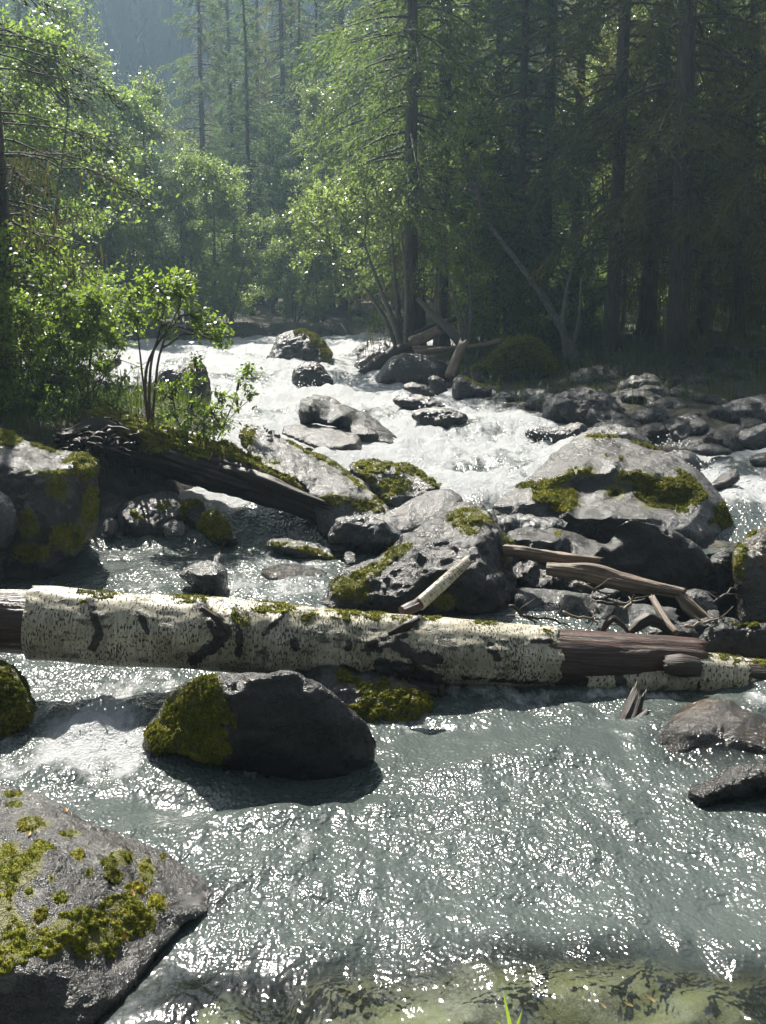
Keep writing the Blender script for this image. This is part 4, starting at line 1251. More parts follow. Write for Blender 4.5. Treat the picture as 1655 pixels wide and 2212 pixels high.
log_part('strip', M['rotten'], d5, pline([(1352, 1372, 5.74), (1380, 1348, 5.78), (1402, 1336, 5.8), (1425, 1348, 5.8), (1450, 1370, 5.76)]), [.012, .03, .034, .032, .012], .01, 24, rough=.2, seed=38, groove=.3)

st = empty('broken_stump', P(1350, 1600, 4.85), 'charred black splintered stub sticking up out of the current below the log', 'stump')
log_part('wood', M['rotten'], st, pline([(1330, 1640, 4.8), (1345, 1590, 4.86), (1362, 1550, 4.92), (1374, 1515, 4.98)]), [.055, .06, .05, .035], .012, 40, rough=.08, seed=41, groove=.25, ragged=(0, .10))
log_part('splinter', M['rotten'], st, pline([(1352, 1600, 4.82), (1378, 1562, 4.86), (1396, 1542, 4.9)]), [.03, .028, .014], .012, 24, rough=.08, seed=42, groove=.25, ragged=(0, .05))
a = st.children[0]

rs = np.random.default_rng(44)
for k, (x0, y0, x1, y1, Y) in enumerate([(1130, 1330, 1230, 1352, 6.0), (1215, 1322, 1290, 1350, 5.95), (1290, 1300, 1400, 1288, 6.22), (1350, 1318, 1372, 1296, 6.15), (1100, 1310, 1160, 1345, 6.0), (1480, 1352, 1560, 1335, 5.68), (1540, 1300, 1590, 1272, 6.4), (1240, 1262, 1330, 1285, 6.35)]):
    a_, b_ = P(x0, y0, Y), P(x1, y1, Y + .08)
    p_ = wiggle(a_, b_, 10, .008, 60 + k)
    mb = MB()
    mb.tube(p_, np.linspace(.011, .004, 10), 7)
    for j in range(4):
        i_ = int(rs.integers(2, 9))
        mb.tube(wiggle(p_[i_], p_[i_] + rs.normal(0, .05, 3) + [0, 0, .02], 5, .004, 90 + k * 5 + j), np.linspace(.005, .002, 5), 5)
    o = mb.build('twig', M['driftwood'] if k % 2 else M['rotten'], None, a_)
    tag(o, 'thin broken twig caught among the slabs and driftwood behind the log', 'twig', 'twigs caught behind the log')

# the rotten mossy trunk behind the upper pool
rl = empty('rotten_log', P(450, 1010, 8.6), 'huge dark rotten trunk with mossy back, slanting down to the upper pool', 'log')
RL = [(200, 935, 9.5), (300, 960, 9.2), (400, 985, 8.95), (520, 1026, 8.65), (620, 1066, 8.4), (690, 1098, 8.25)]
o, V, F = log_part('trunk', M['rotten'], rl, pline(RL), [.22, .24, .23, .20, .165, .12], .022, 88, rough=.08, seed=51, groove=.22, ragged=(.1, .15))
F4 = np.array([f for f in F if len(f) == 4])
moss_on(o, V, F4, vnormals(V, F4), [(250, 908, 90, 36, .25), (350, 928, 90, 36, .25), (440, 950, 80, 28, .35), (530, 985, 60, 18, .45), (400, 965, 70, 20, .35), (590, 1018, 50, 14, .5), (640, 1050, 30, 8, .6), (300, 935, 90, 34, .25), (500, 975, 50, 18, .4)], .5, .035, .8, seed=52, tuft=.016, org=rl.location)
for k, (L, r) in enumerate([([(480, 1010, 8.55), (580, 1045, 8.3), (690, 1085, 8.1)], [.05, .07, .03])]):
    log_part('splinter', M['rotten'], rl, pline(L), r, .02, 32, rough=.1, seed=54 + k, groove=.25, ragged=(0, .15))
rw = empty('root_mass', P(210, 945, 9.0), 'tangle of dark dead roots at the upper end of the rotten trunk', 'roots')
rs = np.random.default_rng(8)
mb = MB()
for k in range(34):
    x0, y0 = rs.uniform(110, 300), rs.uniform(925, 975)
    x1, y1 = x0 + rs.uniform(-70, 90), y0 + rs.uniform(-25, 40)
    a_, b_ = P(x0, y0, 8.9 + rs.uniform(-.1, .3)), P(x1, y1, 8.75 + rs.uniform(-.2, .2))
    mb.tube(wiggle(a_, b_, 9, .012, k), np.linspace(.022, .006, 9) * rs.uniform(.6, 1.5), 7)
o = mb.build('roots', M['rotten'], rw, None)
o.data.transform(Matrix.Translation(-Vector(rw.location)))
log_part('root_knot', M['rotten'], rw, pline([(120, 960, 8.95), (200, 945, 9.0), (280, 950, 9.1)]), [.08, .13, .1], .03, 40, rough=.25, seed=61, groove=.3)

# island driftwood, roots and the stump
def stick(label, L, r, mat='driftwood', name='driftwood_log', cat='driftwood', seed=0, **k):
    e = empty(name, P(*L[0]), label, cat)
    log_part('wood', M[mat], e, pline(L), r, .04, 20, seed=seed, rough=.06, groove=.1, **k)
    return e


stick('fallen log with an orange broken end on the island by the tall spruce', [(880, 742, 19.5), (920, 728, 19.2), (950, 712, 19)], [.09, .1, .09], seed=71, ragged=(0, .15))
stick('dark bent limb crossing above the log with the orange end', [(895, 720, 19.8), (930, 705, 19.7), (962, 696, 19.6), (985, 688, 19.5)], [.03, .04, .05, .04], 'rotten', seed=72)
stick('pale bare pole lying flat on the island below the orange-ended log', [(895, 762, 18.2), (950, 756, 18.2), (1000, 750, 18.3)], [.05, .055, .04], seed=73)
stick('second pale bare pole on the island, just under the longer one', [(890, 752, 19.0), (940, 750, 19.0), (992, 757, 18.9)], [.035, .04, .03], seed=74)
stick('weathered dead trunk slumped between the island tip boulders and the smooth grey one', [(785, 808, 18.2), (820, 785, 18.3), (860, 760, 18.4), (885, 752, 18.5)], [.10, .13, .12, .10], 'rotten', seed=75, ragged=(.1, 0))
stick('grey leaning snag stump standing on the island rim', [(973, 815, 16.8), (985, 780, 16.9), (1000, 745, 17)], [.10, .09, .08], 'driftwood', 'stump', 'stump', seed=76, ragged=(0, .1))
stick('half-buried bare root log left of the mossy mound', [(1010, 750, 18.5), (1055, 744, 18.4), (1085, 735, 18.3)], [.04, .05, .05], seed=77)

# fallen leaves on the near boulder and slab, the blade of grass at the near edge
def leaf_at(p, nrm, size, rot, label, curl=.3):
    e = MB()
    nrm = Vector(nrm).normalized()
    t = nrm.orthogonal().normalized(); t.rotate(Matrix.Rotation(rot, 3, nrm)); s = nrm.cross(t)
    ts = np.linspace(0, 1, 9)
    V = []
    for q in ts:
        wd = size * .17 * math.sin(math.pi * (q ** .8)) + .0004
        c = p + t * (size * (q - .5)) + nrm * (.004 + curl * size * (q - .5) ** 2)
        V += [c - s * wd + nrm * wd * .5, c, c + s * wd + nrm * wd * .5]
    F = []
    for i in range(8):
        for j in range(2):
            F.append((i * 3 + j, i * 3 + j + 1, i * 3 + j + 4, i * 3 + j + 3))
    o = mk('fallen_leaf', V, F, M['fallen'], None, p)
    tag(o, label, 'leaf')


for key, x, y, s, r, lb in [('near', 141, 1752, .035, 1.2, 'yellow fallen leaf near the top edge of the near corner boulder'), ('near', 46, 1788, .03, .2, 'orange fallen leaf beside the upper moss tuft on the near corner boulder'),
                            ('near', 63, 1803, .03, .9, 'small brown curled leaf just below the orange leaf on the near boulder'), ('near', 284, 1932, .04, 1.4, 'narrow tan leaf amid the moss clumps on the near boulder'),
                            ('near', 268, 2023, .035, .4, 'pale curled leaf at the lower edge of the moss on the near boulder'), ('near', 160, 2026, .03, 0, 'pale straw-like leaf on the lowest broad moss cushion of the near boulder')]:
    h = hit(key, x, y)
    if h[0]: leaf_at(h[0], h[1], s, r, lb)
for x, y, s, r, lb in [(1302, 2182, .026, 1.3, 'orange leaf floating at the near edge, first of three from the grass blade'), (1357, 2180, .03, 1.8, 'brown leaf floating at the near edge, middle one of the three'), (1404, 2167, .036, 1.5, 'tan leaf floating at the near edge, farthest from the grass blade')]:
    Y = Yw(y)
    p = P(x, y, Y)
    leaf_at(Vector((p.x, p.y, .012)), (0, -.3, 1), s, r, lb)
mb = MB()
for (x0, y0, x1, y1, w) in ((1104, 2225, 1088, 2146, .006), (1112, 2230, 1130, 2185, .005), (1098, 2225, 1070, 2208, .004)):
    a_, b_ = P(x0, y0, 2.55), P(x1, y1, 2.5)
    ts = np.linspace(0, 1, 8)
    V, F = [], []
    for i, q in enumerate(ts):
        c = a_.lerp(b_, q) + Vector((0, .01 * q * q, 0))
        wd = w * (1 - q) ** .7 + .0004
        V += [c + Vector((-wd, 0, 0)), c + Vector((0, .003, 0)), c + Vector((wd, 0, 0))]
    for i in range(7):
        for j in range(2): F.append((i * 3 + j, i * 3 + j + 1, i * 3 + j + 4, i * 3 + j + 3))
    mb.add(V, F)
o = mb.build('grass_tuft', M['leaf_bright'], None, P(1104, 2225, 2.55))
tag(o, 'few bright green grass blades poking up at the near edge', 'grass')

# droplets thrown up where the rapids strike the rocks
rs = np.random.default_rng(12)
ico = bmesh.new(); bmesh.ops.create_icosphere(ico, subdivisions=1, radius=1)
iv = np.array([v.co for v in ico.verts]); it = np.array([[v.index for v in f.verts] for f in ico.faces]); ico.free()
C_, S_ = [], []
for x, y, sx, sy, n_ in [(660, 832, 40, 10, 40), (940, 900, 50, 14, 50), (1170, 950, 60, 22, 90), (830, 965, 30, 16, 60), (800, 985, 30, 10, 30), (985, 890, 30, 10, 30), (780, 800, 30, 10, 20), (1450, 960, 40, 12, 40), (1530, 1025, 40, 20, 60), (640, 800, 20, 14, 20), (1620, 1060, 40, 16, 30), (560, 800, 60, 16, 40), (200, 1530, 50, 18, 30)]:
    Y = Yw(y) - .12
    for k in range(n_):
        p = P(x + rs.normal(0, sx * .6), y - abs(rs.normal(0, sy * .8)) + 4, Y + rs.normal(0, .15))
        C_.append(p); S_.append(rs.uniform(.003, .011) * (Y / 10) ** .8)
C_, S_ = np.array(C_), np.array(S_)
V = (C_[:, None] + S_[:, None, None] * iv[None]).reshape(-1, 3)
F = (it[None] + (np.arange(len(C_)) * len(iv))[:, None, None]).reshape(-1, 3)
spray = mk('spray', V, F, M['spray'])
tag(spray, 'white droplets of spray thrown up along the rapids', 'spray', None, 'stuff')
# ------------------------------------------------------------------ trees
def needle_branch(rs, base, az, L, rise, droop, wid, dens, tl, tw, mess=.25):
    """One spruce bough: returns limb points and needle-spray diamonds."""
    n = max(4, int(L / .22))
    t = np.linspace(0, 1, n)
    d = np.array([math.cos(az), math.sin(az)])
    bend = rs.normal(0, .08)
    x = L * t
    pts = np.stack([base[0] + d[0] * x - d[1] * bend * x * t, base[1] + d[1] * x + d[0] * bend * x * t, base[2] + rise * x - droop * L * t ** 2 + .12 * droop * L * t ** 6], 1)
    m = int(L / dens)
    s = rs.uniform(.12, 1, m) ** .8
    i = s * (n - 1)
    i0 = np.minimum(i.astype(int), n - 2)
    fr = (i - i0)[:, None]
    C = pts[i0] * (1 - fr) + pts[i0 + 1] * fr
    T = unit(pts[i0 + 1] - pts[i0])
    side = unit(np.cross(T, [0, 0, 1.0])) * rs.choice([-1, 1], m)[:, None]
    sl = wid * L * (1 - .75 * s) + .06
    D = unit(T * .75 + side * rs.uniform(.4, 1.1, (m, 1)) + np.array([0, 0, -1]) * rs.uniform(.0, .7, (m, 1)))
    out = []
    k = 5
    for j in range(k):
        f = (j + rs.random(m)) / k
        cc = C + D * (sl * f)[:, None]
        cc[:, 2] -= sl * f ** 2 * .25
        dj = unit(D + rs.normal(0, mess, (m, 3)))
        out.append((cc, dj))
    CC = np.concatenate([a for a, b in out]); DD = np.concatenate([b for a, b in out])
    q = len(CC)
    LL = DD * (tl * rs.uniform(.6, 1.4, (q, 1)))
    UU = unit(np.cross(DD, rs.normal(0, 1, (q, 3)))) * tw
    return pts, CC, LL, UU


def spruce(seed, H, r0, z0, spread, nb, mats=('bark', 'needle'), droop=.35, dead=0, dens=.05, tl=.11, tw=.014, rise=.05, zmax=None, beard=0, lean=(0, 0), lr=1.0):
    rs = np.random.default_rng(seed)
    n = 24
    t = np.linspace(0, 1, n)
    px_ = np.cumsum(rs.normal(0, .012, (n, 2)), 0)
    tr = np.stack([px_[:, 0] + lean[0] * t * H, px_[:, 1] + lean[1] * t * H, t * H - .25], 1)
    rad = r0 * (1 - t) ** .75 + .012
    rad[0] *= 1.45; rad[1] *= 1.1
    TB = MB(); TB.tube(tr, rad, 12)
    for k in range(5):
        a = k * 1.26 + rs.uniform(-.3, .3)
        e = np.array([math.cos(a), math.sin(a)])
        TB.tube([(e[0] * r0 * .5, e[1] * r0 * .5, .18), (e[0] * r0 * 1.6, e[1] * r0 * 1.6, 0), (e[0] * r0 * 3.2, e[1] * r0 * 3.2, -.16)], [r0 * .5, r0 * .34, r0 * .1], 6)
    LB, DB = MB(), MB()
    Cs, Ls, Us = [], [], []
    Bs = []
    for k in range(nb):
        u = (k + rs.random()) / nb
        h = z0 + (H - z0) * u ** 1.05
        if zmax and h > zmax: continue
        c = np.array([np.interp(h, tr[:, 2], tr[:, 0]), np.interp(h, tr[:, 2], tr[:, 1]), h])
        L = spread * ((1 - u) ** .8 * .95 + .05) * rs.uniform(.6, 1.15) * (1 if u > .08 else .75)
        pts, C, Lq, U = needle_branch(rs, c, rs.uniform(0, 6.283), max(L, .2), rise * rs.uniform(-1, 2), droop * rs.uniform(.5, 1.5), .42, dens, tl, tw)
        LB.tube(pts, np.linspace(lr * (.02 + .006 * L), .003, len(pts)), 4, False)
        Cs.append(C); Ls.append(Lq); Us.append(U)
        if beard and rs.random() < beard:
            m = int(L * 26)
            i = rs.integers(0, len(pts), m)
            Bs.append(pts[i] + rs.normal(0, .09, (m, 3)))
    for k in range(dead):
        h = rs.uniform(.8, z0 + 1.2)
        c = np.array([np.interp(h, tr[:, 2], tr[:, 0]), np.interp(h, tr[:, 2], tr[:, 1]), h])
        a = rs.uniform(0, 6.283); L = spread * rs.uniform(.3, .8)
        p = wiggle(c, c + np.array([math.cos(a) * L, math.sin(a) * L, -L * rs.uniform(.05, .6)]), 8, .03, int(rs.integers(1e6)), .05)
        DB.tube(p, np.linspace(.014, .003, 8), 4, False)
        for j in range(int(L * 9)):
            i = rs.integers(2, 8)
            DB.tube([p[i], p[i] + rs.normal(0, .16, 3) - [0, 0, .08]], [.004, .002], 3, False)
        if beard:
            m = int(L * 30)
            i = rs.integers(1, 8, m)
            Bs.append(p[i] + rs.normal(0, .05, (m, 3)))
    C, L, U = np.concatenate(Cs), np.concatenate(Ls), np.concatenate(Us)
    V, F = quads(C, L, U, 0 * U)
    e = empty('spruce_tree', (0, 0, 0), 'spruce', 'tree')
    TB.build('trunk', M[mats[0]], e)
    cr_ = mk('crown', V, F, M[mats[1]], e, smooth=False)
    LB.build('limbs', M[mats[0]], e)
    if DB.n: DB.build('dead_branches', M['deadtwig'], e)
    if Bs:
        B = np.concatenate(Bs)
        m = len(B)
        L = np.stack([rs.normal(0, .02, m), rs.normal(0, .02, m), -rs.uniform(.06, .34, m)], 1)
        U = unit(np.stack([rs.normal(0, 1, m), rs.normal(0, 1, m), 0 * B[:, 0]], 1)) * rs.uniform(.004, .013, (m, 1))
        V, F = quads(B, L, U, 0 * U)
        mk('hanging_lichen', V, F, M['beard'], cr_, smooth=False)
    return e


def broadleaf(seed, stems, clumps, leafmat, barkmat, ls=.06, per=16, ntw=1.0, name='alder_tree', twr=.006, droop=.3, asp=.30, cat='tree', extra=0, tr_name='trunk'):
    """stems: list of (points, radii); clumps: (x, y, z, rx, ry, rz, twigs)."""
    rs = np.random.default_rng(seed)
    TB, BB = MB(), MB()
    allp = []
    for p, r in stems:
        p = np.asarray(p, float)
        t = np.linspace(0, 1, len(p)); tt = np.linspace(0, 1, 14)
        q = np.stack([np.interp(tt, t, p[:, c]) for c in range(3)], 1)
        q[1:-1] = (q[:-2] + q[1:-1] * 2 + q[2:]) / 4
        w = np.cumsum(rs.normal(0, .25 * np.mean(r), (14, 3)), 0)
        q = q + w * tt[:, None] * (1 - tt[:, None]) * 2
        TB.tube(q, np.interp(tt, t, r), 9)
        allp.append(q[3:])
    A = np.concatenate(allp)
    Cs, Ls, Us, Ws = [], [], [], []
    for cx, cy, cz, rx, ry, rz, nt in clumps:
        c = np.array([cx, cy, cz]); rr = np.array([rx, ry, rz])
        low = A[A[:, 2] < cz + .1 * rz]
        low = low if len(low) else A
        root = low[np.argmin(np.linalg.norm((low - c) * [1, 1, .7], axis=1))]
        ctr = c - np.array([0, 0, .3 * rz])
        p = wiggle(root, ctr, 9, .035 * np.linalg.norm(ctr - root), int(rs.integers(1e6)), .05)
        BB.tube(p, np.linspace(twr * 2.8, twr * 1.2, 9), 5, False)
        nt = int(nt * ntw)
        dirs = unit(rs.normal(0, 1, (nt, 3)))
        tips = c + dirs * rr * (rs.random((nt, 1)) ** .6 * 1.45 + .1)
        for tip in tips:
            b = p[rs.integers(4, 9)]
            q = wiggle(b, tip, 6, .02 * np.linalg.norm(tip - b) + .004, int(rs.integers(1e6)), .04)
            BB.tube(q, np.linspace(twr * .8, twr * .3, 6), 3, False)
            m = per
            s = rs.uniform(.3, 1.0, m) * 5
            i0 = np.minimum(s.astype(int), 4); fr = (s - i0)[:, None]
            cc = q[i0] * (1 - fr) + q[i0 + 1] * fr + rs.normal(0, ls * .55, (m, 3))
            d = unit(unit(tip - b)[None] * .5 + rs.normal(0, .75, (m, 3)) + [0, 0, -droop])
            nn = unit(rs.normal(0, .55, (m, 3)) + [0, 0, 1.0])
            sd = unit(np.cross(d, nn))
            sz = ls * rs.uniform(.55, 1.25, (m, 1))
            Cs.append(cc); Ls.append(d * sz); Us.append(sd * sz * asp); Ws.append(nn * sz * rs.uniform(-.05, .12, (m, 1)))
    V, F = quads(np.concatenate(Cs), np.concatenate(Ls), np.concatenate(Us), np.concatenate(Ws))
    e = empty(name, (0, 0, 0), name, cat)
    TB.build(tr_name, M[barkmat], e)
    BB.build('branches', M[barkmat], e)
    mk('crown' if cat == 'tree' else 'foliage', V, F, M[leafmat], e, smooth=False)
    return e


def clumpset(seed, n, box, size, nt):
    rs = np.random.default_rng(seed)
    out = []
    (x0, x1), (y0, y1), (z0, z1) = box
    cx, cy = (x0 + x1) / 2, (y0 + y1) / 2
    for k in range(n):
        z = rs.uniform(z0, z1)
        f = (z - z0) / (z1 - z0)
        w = math.sin(math.pi * (.18 + .74 * f)) ** .8
        a, r = rs.uniform(0, 6.283), math.sqrt(rs.random()) * rs.uniform(.7, 1.3)
        r *= 1 + .25 * math.sin(3 * a + seed) + .2 * math.sin(5 * f * 6.28 + a)
        s = size * rs.uniform(.5, 1.35)
        out.append((cx + math.cos(a) * r * w * (x1 - x0) / 2, cy + math.sin(a) * r * w * (y1 - y0) / 2, z, s, s, s * .7, int(nt * rs.uniform(.7, 1.3))))
    return out


PARK = []


def place(o, x, y, Y, label=None, group=None, rot=0, s=1.0, sink=0.0, first=False):
    """Put a tree with its foot under reference pixel column x at depth Y, standing on the ground there."""
    p = P(x, y, Y)
    o.location = (p.x, Y, gz(p.x, Y) - sink)
    o.rotation_euler = (0, 0, rot)
    o.scale = (s, s, s)
    if label: o['label'] = label
    if group: o['group'] = group
    return o


USED = set()


def inst(proto):
    if proto.name not in USED:
        USED.add(proto.name)
        return proto
    return copy_tree(proto)


# prototypes
SA = spruce(1, 15, .115, 1.6, 2.2, 150, droop=.38, dead=14, dens=.036)
SB = spruce(2, 16.5, .12, 3.4, 1.9, 140, ('bark', 'needle_olive'), droop=.5, dead=44, dens=.038)
SC_ = spruce(3, 13.5, .09, .9, 1.7, 150, ('bark', 'needle_blue'), droop=.3, dead=8, dens=.036)
SD = spruce(4, 13.5, .15, 1.8, 2.4, 125, ('bark', 'needle_olive'), droop=.6, dead=40, beard=.75, dens=.04)
SE = spruce(5, 15.5, .12, 2.6, 2.0, 140, ('bark', 'needle'), droop=.45, dead=36, beard=.25, dens=.038)

BA = broadleaf(11, [([(0, 0, -.2), (.1, 0, 2), (.35, .1, 4), (.5, .1, 6)], [.09, .07, .045, .015]), ([(.05, .1, -.2), (-.5, .2, 2), (-1.0, .2, 3.8), (-1.3, .2, 5)], [.07, .05, .03, .01]), ([(.1, -.1, -.2), (.8, -.1, 1.6), (1.5, 0, 3), (1.9, 0, 4)], [.06, .045, .03, .01])],
               clumpset(101, 52, ((-2.3, 2.5), (-1.8, 1.8), (.6, 6.4)), .62, 26), 'leaf', 'bark_grey', .085, 18, name='alder_tree')
BB_ = broadleaf(12, [([(0, 0, -.2), (-.1, 0, 2.5), (.1, .1, 5), (.0, .1, 8)], [.09, .075, .05, .015]), ([(0, 0, 1.2), (.5, .1, 3), (.8, .2, 5)], [.05, .035, .012])],
                clumpset(102, 50, ((-1.5, 1.5), (-1.4, 1.4), (1.2, 8.6)), .55, 26), 'leaf_pale', 'bark_birch', .075, 20, name='birch_tree', droop=.7)
BC = broadleaf(13, [([(0, 0, -.2), (.15, 0, 1.5), (.3, .1, 3.6)], [.06, .045, .012]), ([(0, .1, -.2), (-.5, .2, 1.4), (-.8, .2, 3)], [.05, .035, .01])],
               clumpset(103, 32, ((-1.6, 1.6), (-1.4, 1.4), (.2, 3.9)), .5, 26), 'leaf', 'bark_grey', .07, 20, name='sapling')
BD = broadleaf(14, [([(0, 0, -.2), (.05, 0, 2), (.0, .1, 4.6)], [.05, .04, .012])],
               clumpset(104, 26, ((-1.1, 1.1), (-1.0, 1.0), (.6, 5.0)), .45, 22), 'leaf_bright', 'bark_grey', .07, 14, name='sapling')

# individually placed trees: (prototype, px column, depth, rotation, scale, label)
TREES = [
    (SA, 955, 23.4, 3.6, 1.25, 'full-crowned spruce close behind the tall island spruce'),
    (SE, 1015, 25.6, 5.1, 1.05, 'spruce behind the stump, its trunk hidden by the bright sapling'),
    (SC_, 1118, 21.4, .2, 1.05, 'dark fir rising right behind the mossy mound'),
    (SA, 903, 24.2, 1.9, 1.3, 'tallest full-crowned spruce, added to shade the bank, its trunk hidden behind the tall island spruce'),  # added tree, scaled tall so its crown shades the right bank
    (SC_, 545, 38.0, .7, .95, 'narrow fir standing in front of the far conifer row, above the far bank'),
    (SC_, 655, 38.5, 2.9, .9, 'narrow fir above the large lichened granite boulder, in front of the brownish spruce'),
    (SE, 887, 20.2, .6, 1.0, 'tall spruce with a straight bare lower trunk on the island, mid picture'),
    (SB, 1172, 22.5, 2.0, 1.0, 'tall spruce with dead drooping twigs right behind the yellow-capped mound'),
    (SD, 1462, 17.6, 1.0, 1.12, 'thick-trunked dark spruce hung with lichen on the shaded bank'),
    (SE, 1516, 20.5, 2.6, .95, 'slim dark spruce just behind the thick-trunked one'),
    (SD, 1395, 21.0, 4.0, 1.0, 'dark spruce with twin-looking trunk, next before the thick-trunked one'),
    (SB, 1322, 19.2, 5.0, 1.0, 'dark spruce between the leaning birch foot and the twin-looking trunk'),
    (SC_, 1065, 24.5, 1.4, 1.0, 'slender young spruce behind the stump and pale poles'),
    (SD, 1700, 16.8, 2.2, .9, 'lichen-draped spruce at the frame edge above the dark bank boulder'),
    (SD, 1590, 19.5, 5.2, .9, 'lichen-hung spruce second from the frame edge on the shaded bank'),
    (SB, 1240, 26.0, 3.3, 1.05, 'spruce deep behind the foot of the leaning birch'),
    (SA, 452, 45.0, 1.0, 1.1, 'tall spruce at the edge of the blue gap, its top branches bare against the hill'),
    (SC_, 512, 46.0, 2.0, 1.15, 'narrow fir just beside the spruce that edges the blue gap'),
    (SE, 566, 48.0, 3.0, 1.05, 'thin spruce with a long bare upper trunk in the far bank row'),
    (SB, 624, 43.5, 4.0, 1.08, 'brownish spruce standing over the large lichened granite boulder'),
    (SC_, 690, 45.0, 5.5, 1.2, 'dark narrow fir behind the brownish far-bank spruce'),
    (SA, 745, 44.0, .3, 1.1, 'broad spruce on the far bank above the island tip'),
    (SB, 815, 42.0, 2.3, 1.1, 'spruce with brown dead lower boughs seen behind the alder on the island'),
    (SA, 960, 33.0, 4.4, 1.0, 'far spruce just beyond the tall island spruce'),
    (SC_, 330, 48.0, .9, .62, 'small dark fir below the blue gap'),
    (SC_, 365, 52.0, 2.9, .66, 'second small dark fir below the blue gap, behind the first'),
    (SA, 225, 44.0, 3.9, .85, 'mid-sized spruce standing left of the blue gap behind the alders'),
]
NOTUNIQ = []
for pr, x, Y, rot, s, lb in TREES:
    place(inst(pr), x, 750, Y, lb, None, rot, s)

LEAFY = [
    (BA, 20, 31.0, .4, 1.15, 'big leafy alder at the far left behind the dead-branched spruce'),
    (BB_, 180, 31.5, 1.4, 1.0, 'tall pale-leaved birch rising left of the blue gap'),
    (BA, 262, 31.0, 3.0, .98, 'bright alder whose crown tops out under the blue gap'),
    (BB_, 335, 33.0, 2.2, .78, 'pale glittering birch directly below the blue gap'),
    (BA, 405, 31.5, 4.2, .72, 'rounded alder over the far river bend'),
    (BA, 500, 32.8, 5.4, .66, 'low alder leaning over the far bank, nearest to the granite boulder'),
    (BC, 460, 31.6, 1.0, 1.1, 'leafy young tree at the waterline of the far bend'),
    (BC, 250, 30.6, 2.0, 1.2, 'leafy young tree at the waterline behind the near shrubs'),
    (BB_, 590, 41.0, 3.4, .8, 'pale birch among the far spruces above the granite boulder'),
    (BB_, 700, 34.5, .4, .8, 'pale-leaved birch standing tall over the island tip'),
    (BB_, 775, 40.0, 4.9, 1.15, 'tall pale birch high among the far spruces'),
    (BD, 950, 22.5, .9, 1.0, 'bright slim sapling right beside the tall island spruce'),
    (BD, 1010, 20.8, 2.4, .9, 'bright slim sapling behind the stump'),
    (BB_, 1000, 27.0, 5.5, .95, 'slender birch lit from behind, right of the tall island spruce'),
    (BD, 1110, 24.5, 4.0, 1.1, 'leafy sapling over the mossy mound'),
    (BC, 1190, 25.5, 1.5, 1.0, 'leafy bush-like tree between two spruces behind the mound'),
    (BB_, 1330, 27.5, 1.9, 1.05, 'birch with glinting leaves high in the dark forest'),
    (BD, 1345, 23.0, 3.1, .9, 'backlit sapling between dark trunks, nearer the leaning birch'),
    (BD, 1560, 22.5, .3, 1.0, 'backlit sapling behind the slim dark spruce'),
    (BC, 1440, 25.5, 5.0, 1.1, 'backlit leafy young tree behind the thick-trunked spruce'),
    (BB_, 1500, 29.0, .8, 1.1, 'tall birch whose bright leaves show beside the thick trunk top'),
    (BC, 1620, 23.5, 2.2, 1.1, 'backlit leafy young tree near the frame edge'),
    (BC, 640, 32.8, 3.3, .8, 'low leafy young tree on the far bank behind the granite boulder'),
    (BA, 85, 17.2, 2.6, .85, 'leafy alder close on the left bank behind the dead-branched spruce'),
    (BC, 150, 30.8, 3.7, 1.2, 'leafy young tree at the waterline, farthest left along the far bend'),
    (BA, 130, 33.5, 5.2, 1.25, 'tall alder filling the background left of the pale birch'),
    (BC, 1270, 31.0, .2, 1.1, 'dim leafy young tree deep between the spruces'),
]
for pr, x, Y, rot, s, lb in LEAFY:
    place(inst(pr), x, 750, Y, lb, None, rot, s)

# the multi-stemmed alder on the island
def W3(L):
    return [tuple(P(*p)) for p in L]


def px_stems(L, r):
    return (W3(L), r)


def clump_px(x, y, Y, rpx, nt, ry=None, flat=.75):
    p = P(x, y, Y)
    r = rpx * Y / FPX
    return (p.x, p.y, p.z, r, ry or r, r * flat, nt)


def localise(e, loc):
    for ch in e.children:
        ch.data.transform(Matrix.Translation(-Vector(loc)))
    e.location = loc


Yi = 19.3
al = broadleaf(31, [px_stems([(872, 765, Yi), (850, 690, Yi), (815, 600, Yi - .2), (785, 520, Yi - .4)], [.07, .05, .035, .012]), px_stems([(868, 765, Yi), (862, 680, Yi + .1), (852, 590, Yi + .1), (845, 480, Yi)], [.065, .05, .03, .01]),
                    px_stems([(862, 765, Yi), (835, 690, Yi + .3), (790, 620, Yi + .5), (730, 560, Yi + .6)], [.05, .04, .025, .01]), px_stems([(875, 765, Yi), (880, 650, Yi - .4), (872, 560, Yi - .5), (860, 440, Yi - .4)], [.05, .04, .025, .01])],
               [clump_px(x, y, Yi + dy, r, n) for x, y, dy, r, n in
                [(640, 440, .3, 34, 16), (680, 470, .1, 50, 26), (720, 430, -.2, 52, 26), (760, 400, .2, 50, 26), (800, 440, -.4, 54, 28), (840, 400, .3, 48, 24), (700, 520, .5, 46, 20), (750, 490, -.4, 50, 24), (650, 510, 0, 36, 14), (790, 370, 0, 40, 18),
                 (850, 450, -.6, 44, 20), (740, 550, .3, 40, 14), (690, 400, .2, 40, 16), (820, 520, .3, 40, 12), (880, 380, .4, 40, 16), (640, 560, .3, 28, 8), (770, 600, 0, 26, 5)]], 'leaf_pale', 'bark_grey', .075, 15)
localise(al, P(868, 765, Yi))
tag(al, 'many-stemmed pale green alder spreading over the rapids beside the tall island spruce', 'tree')

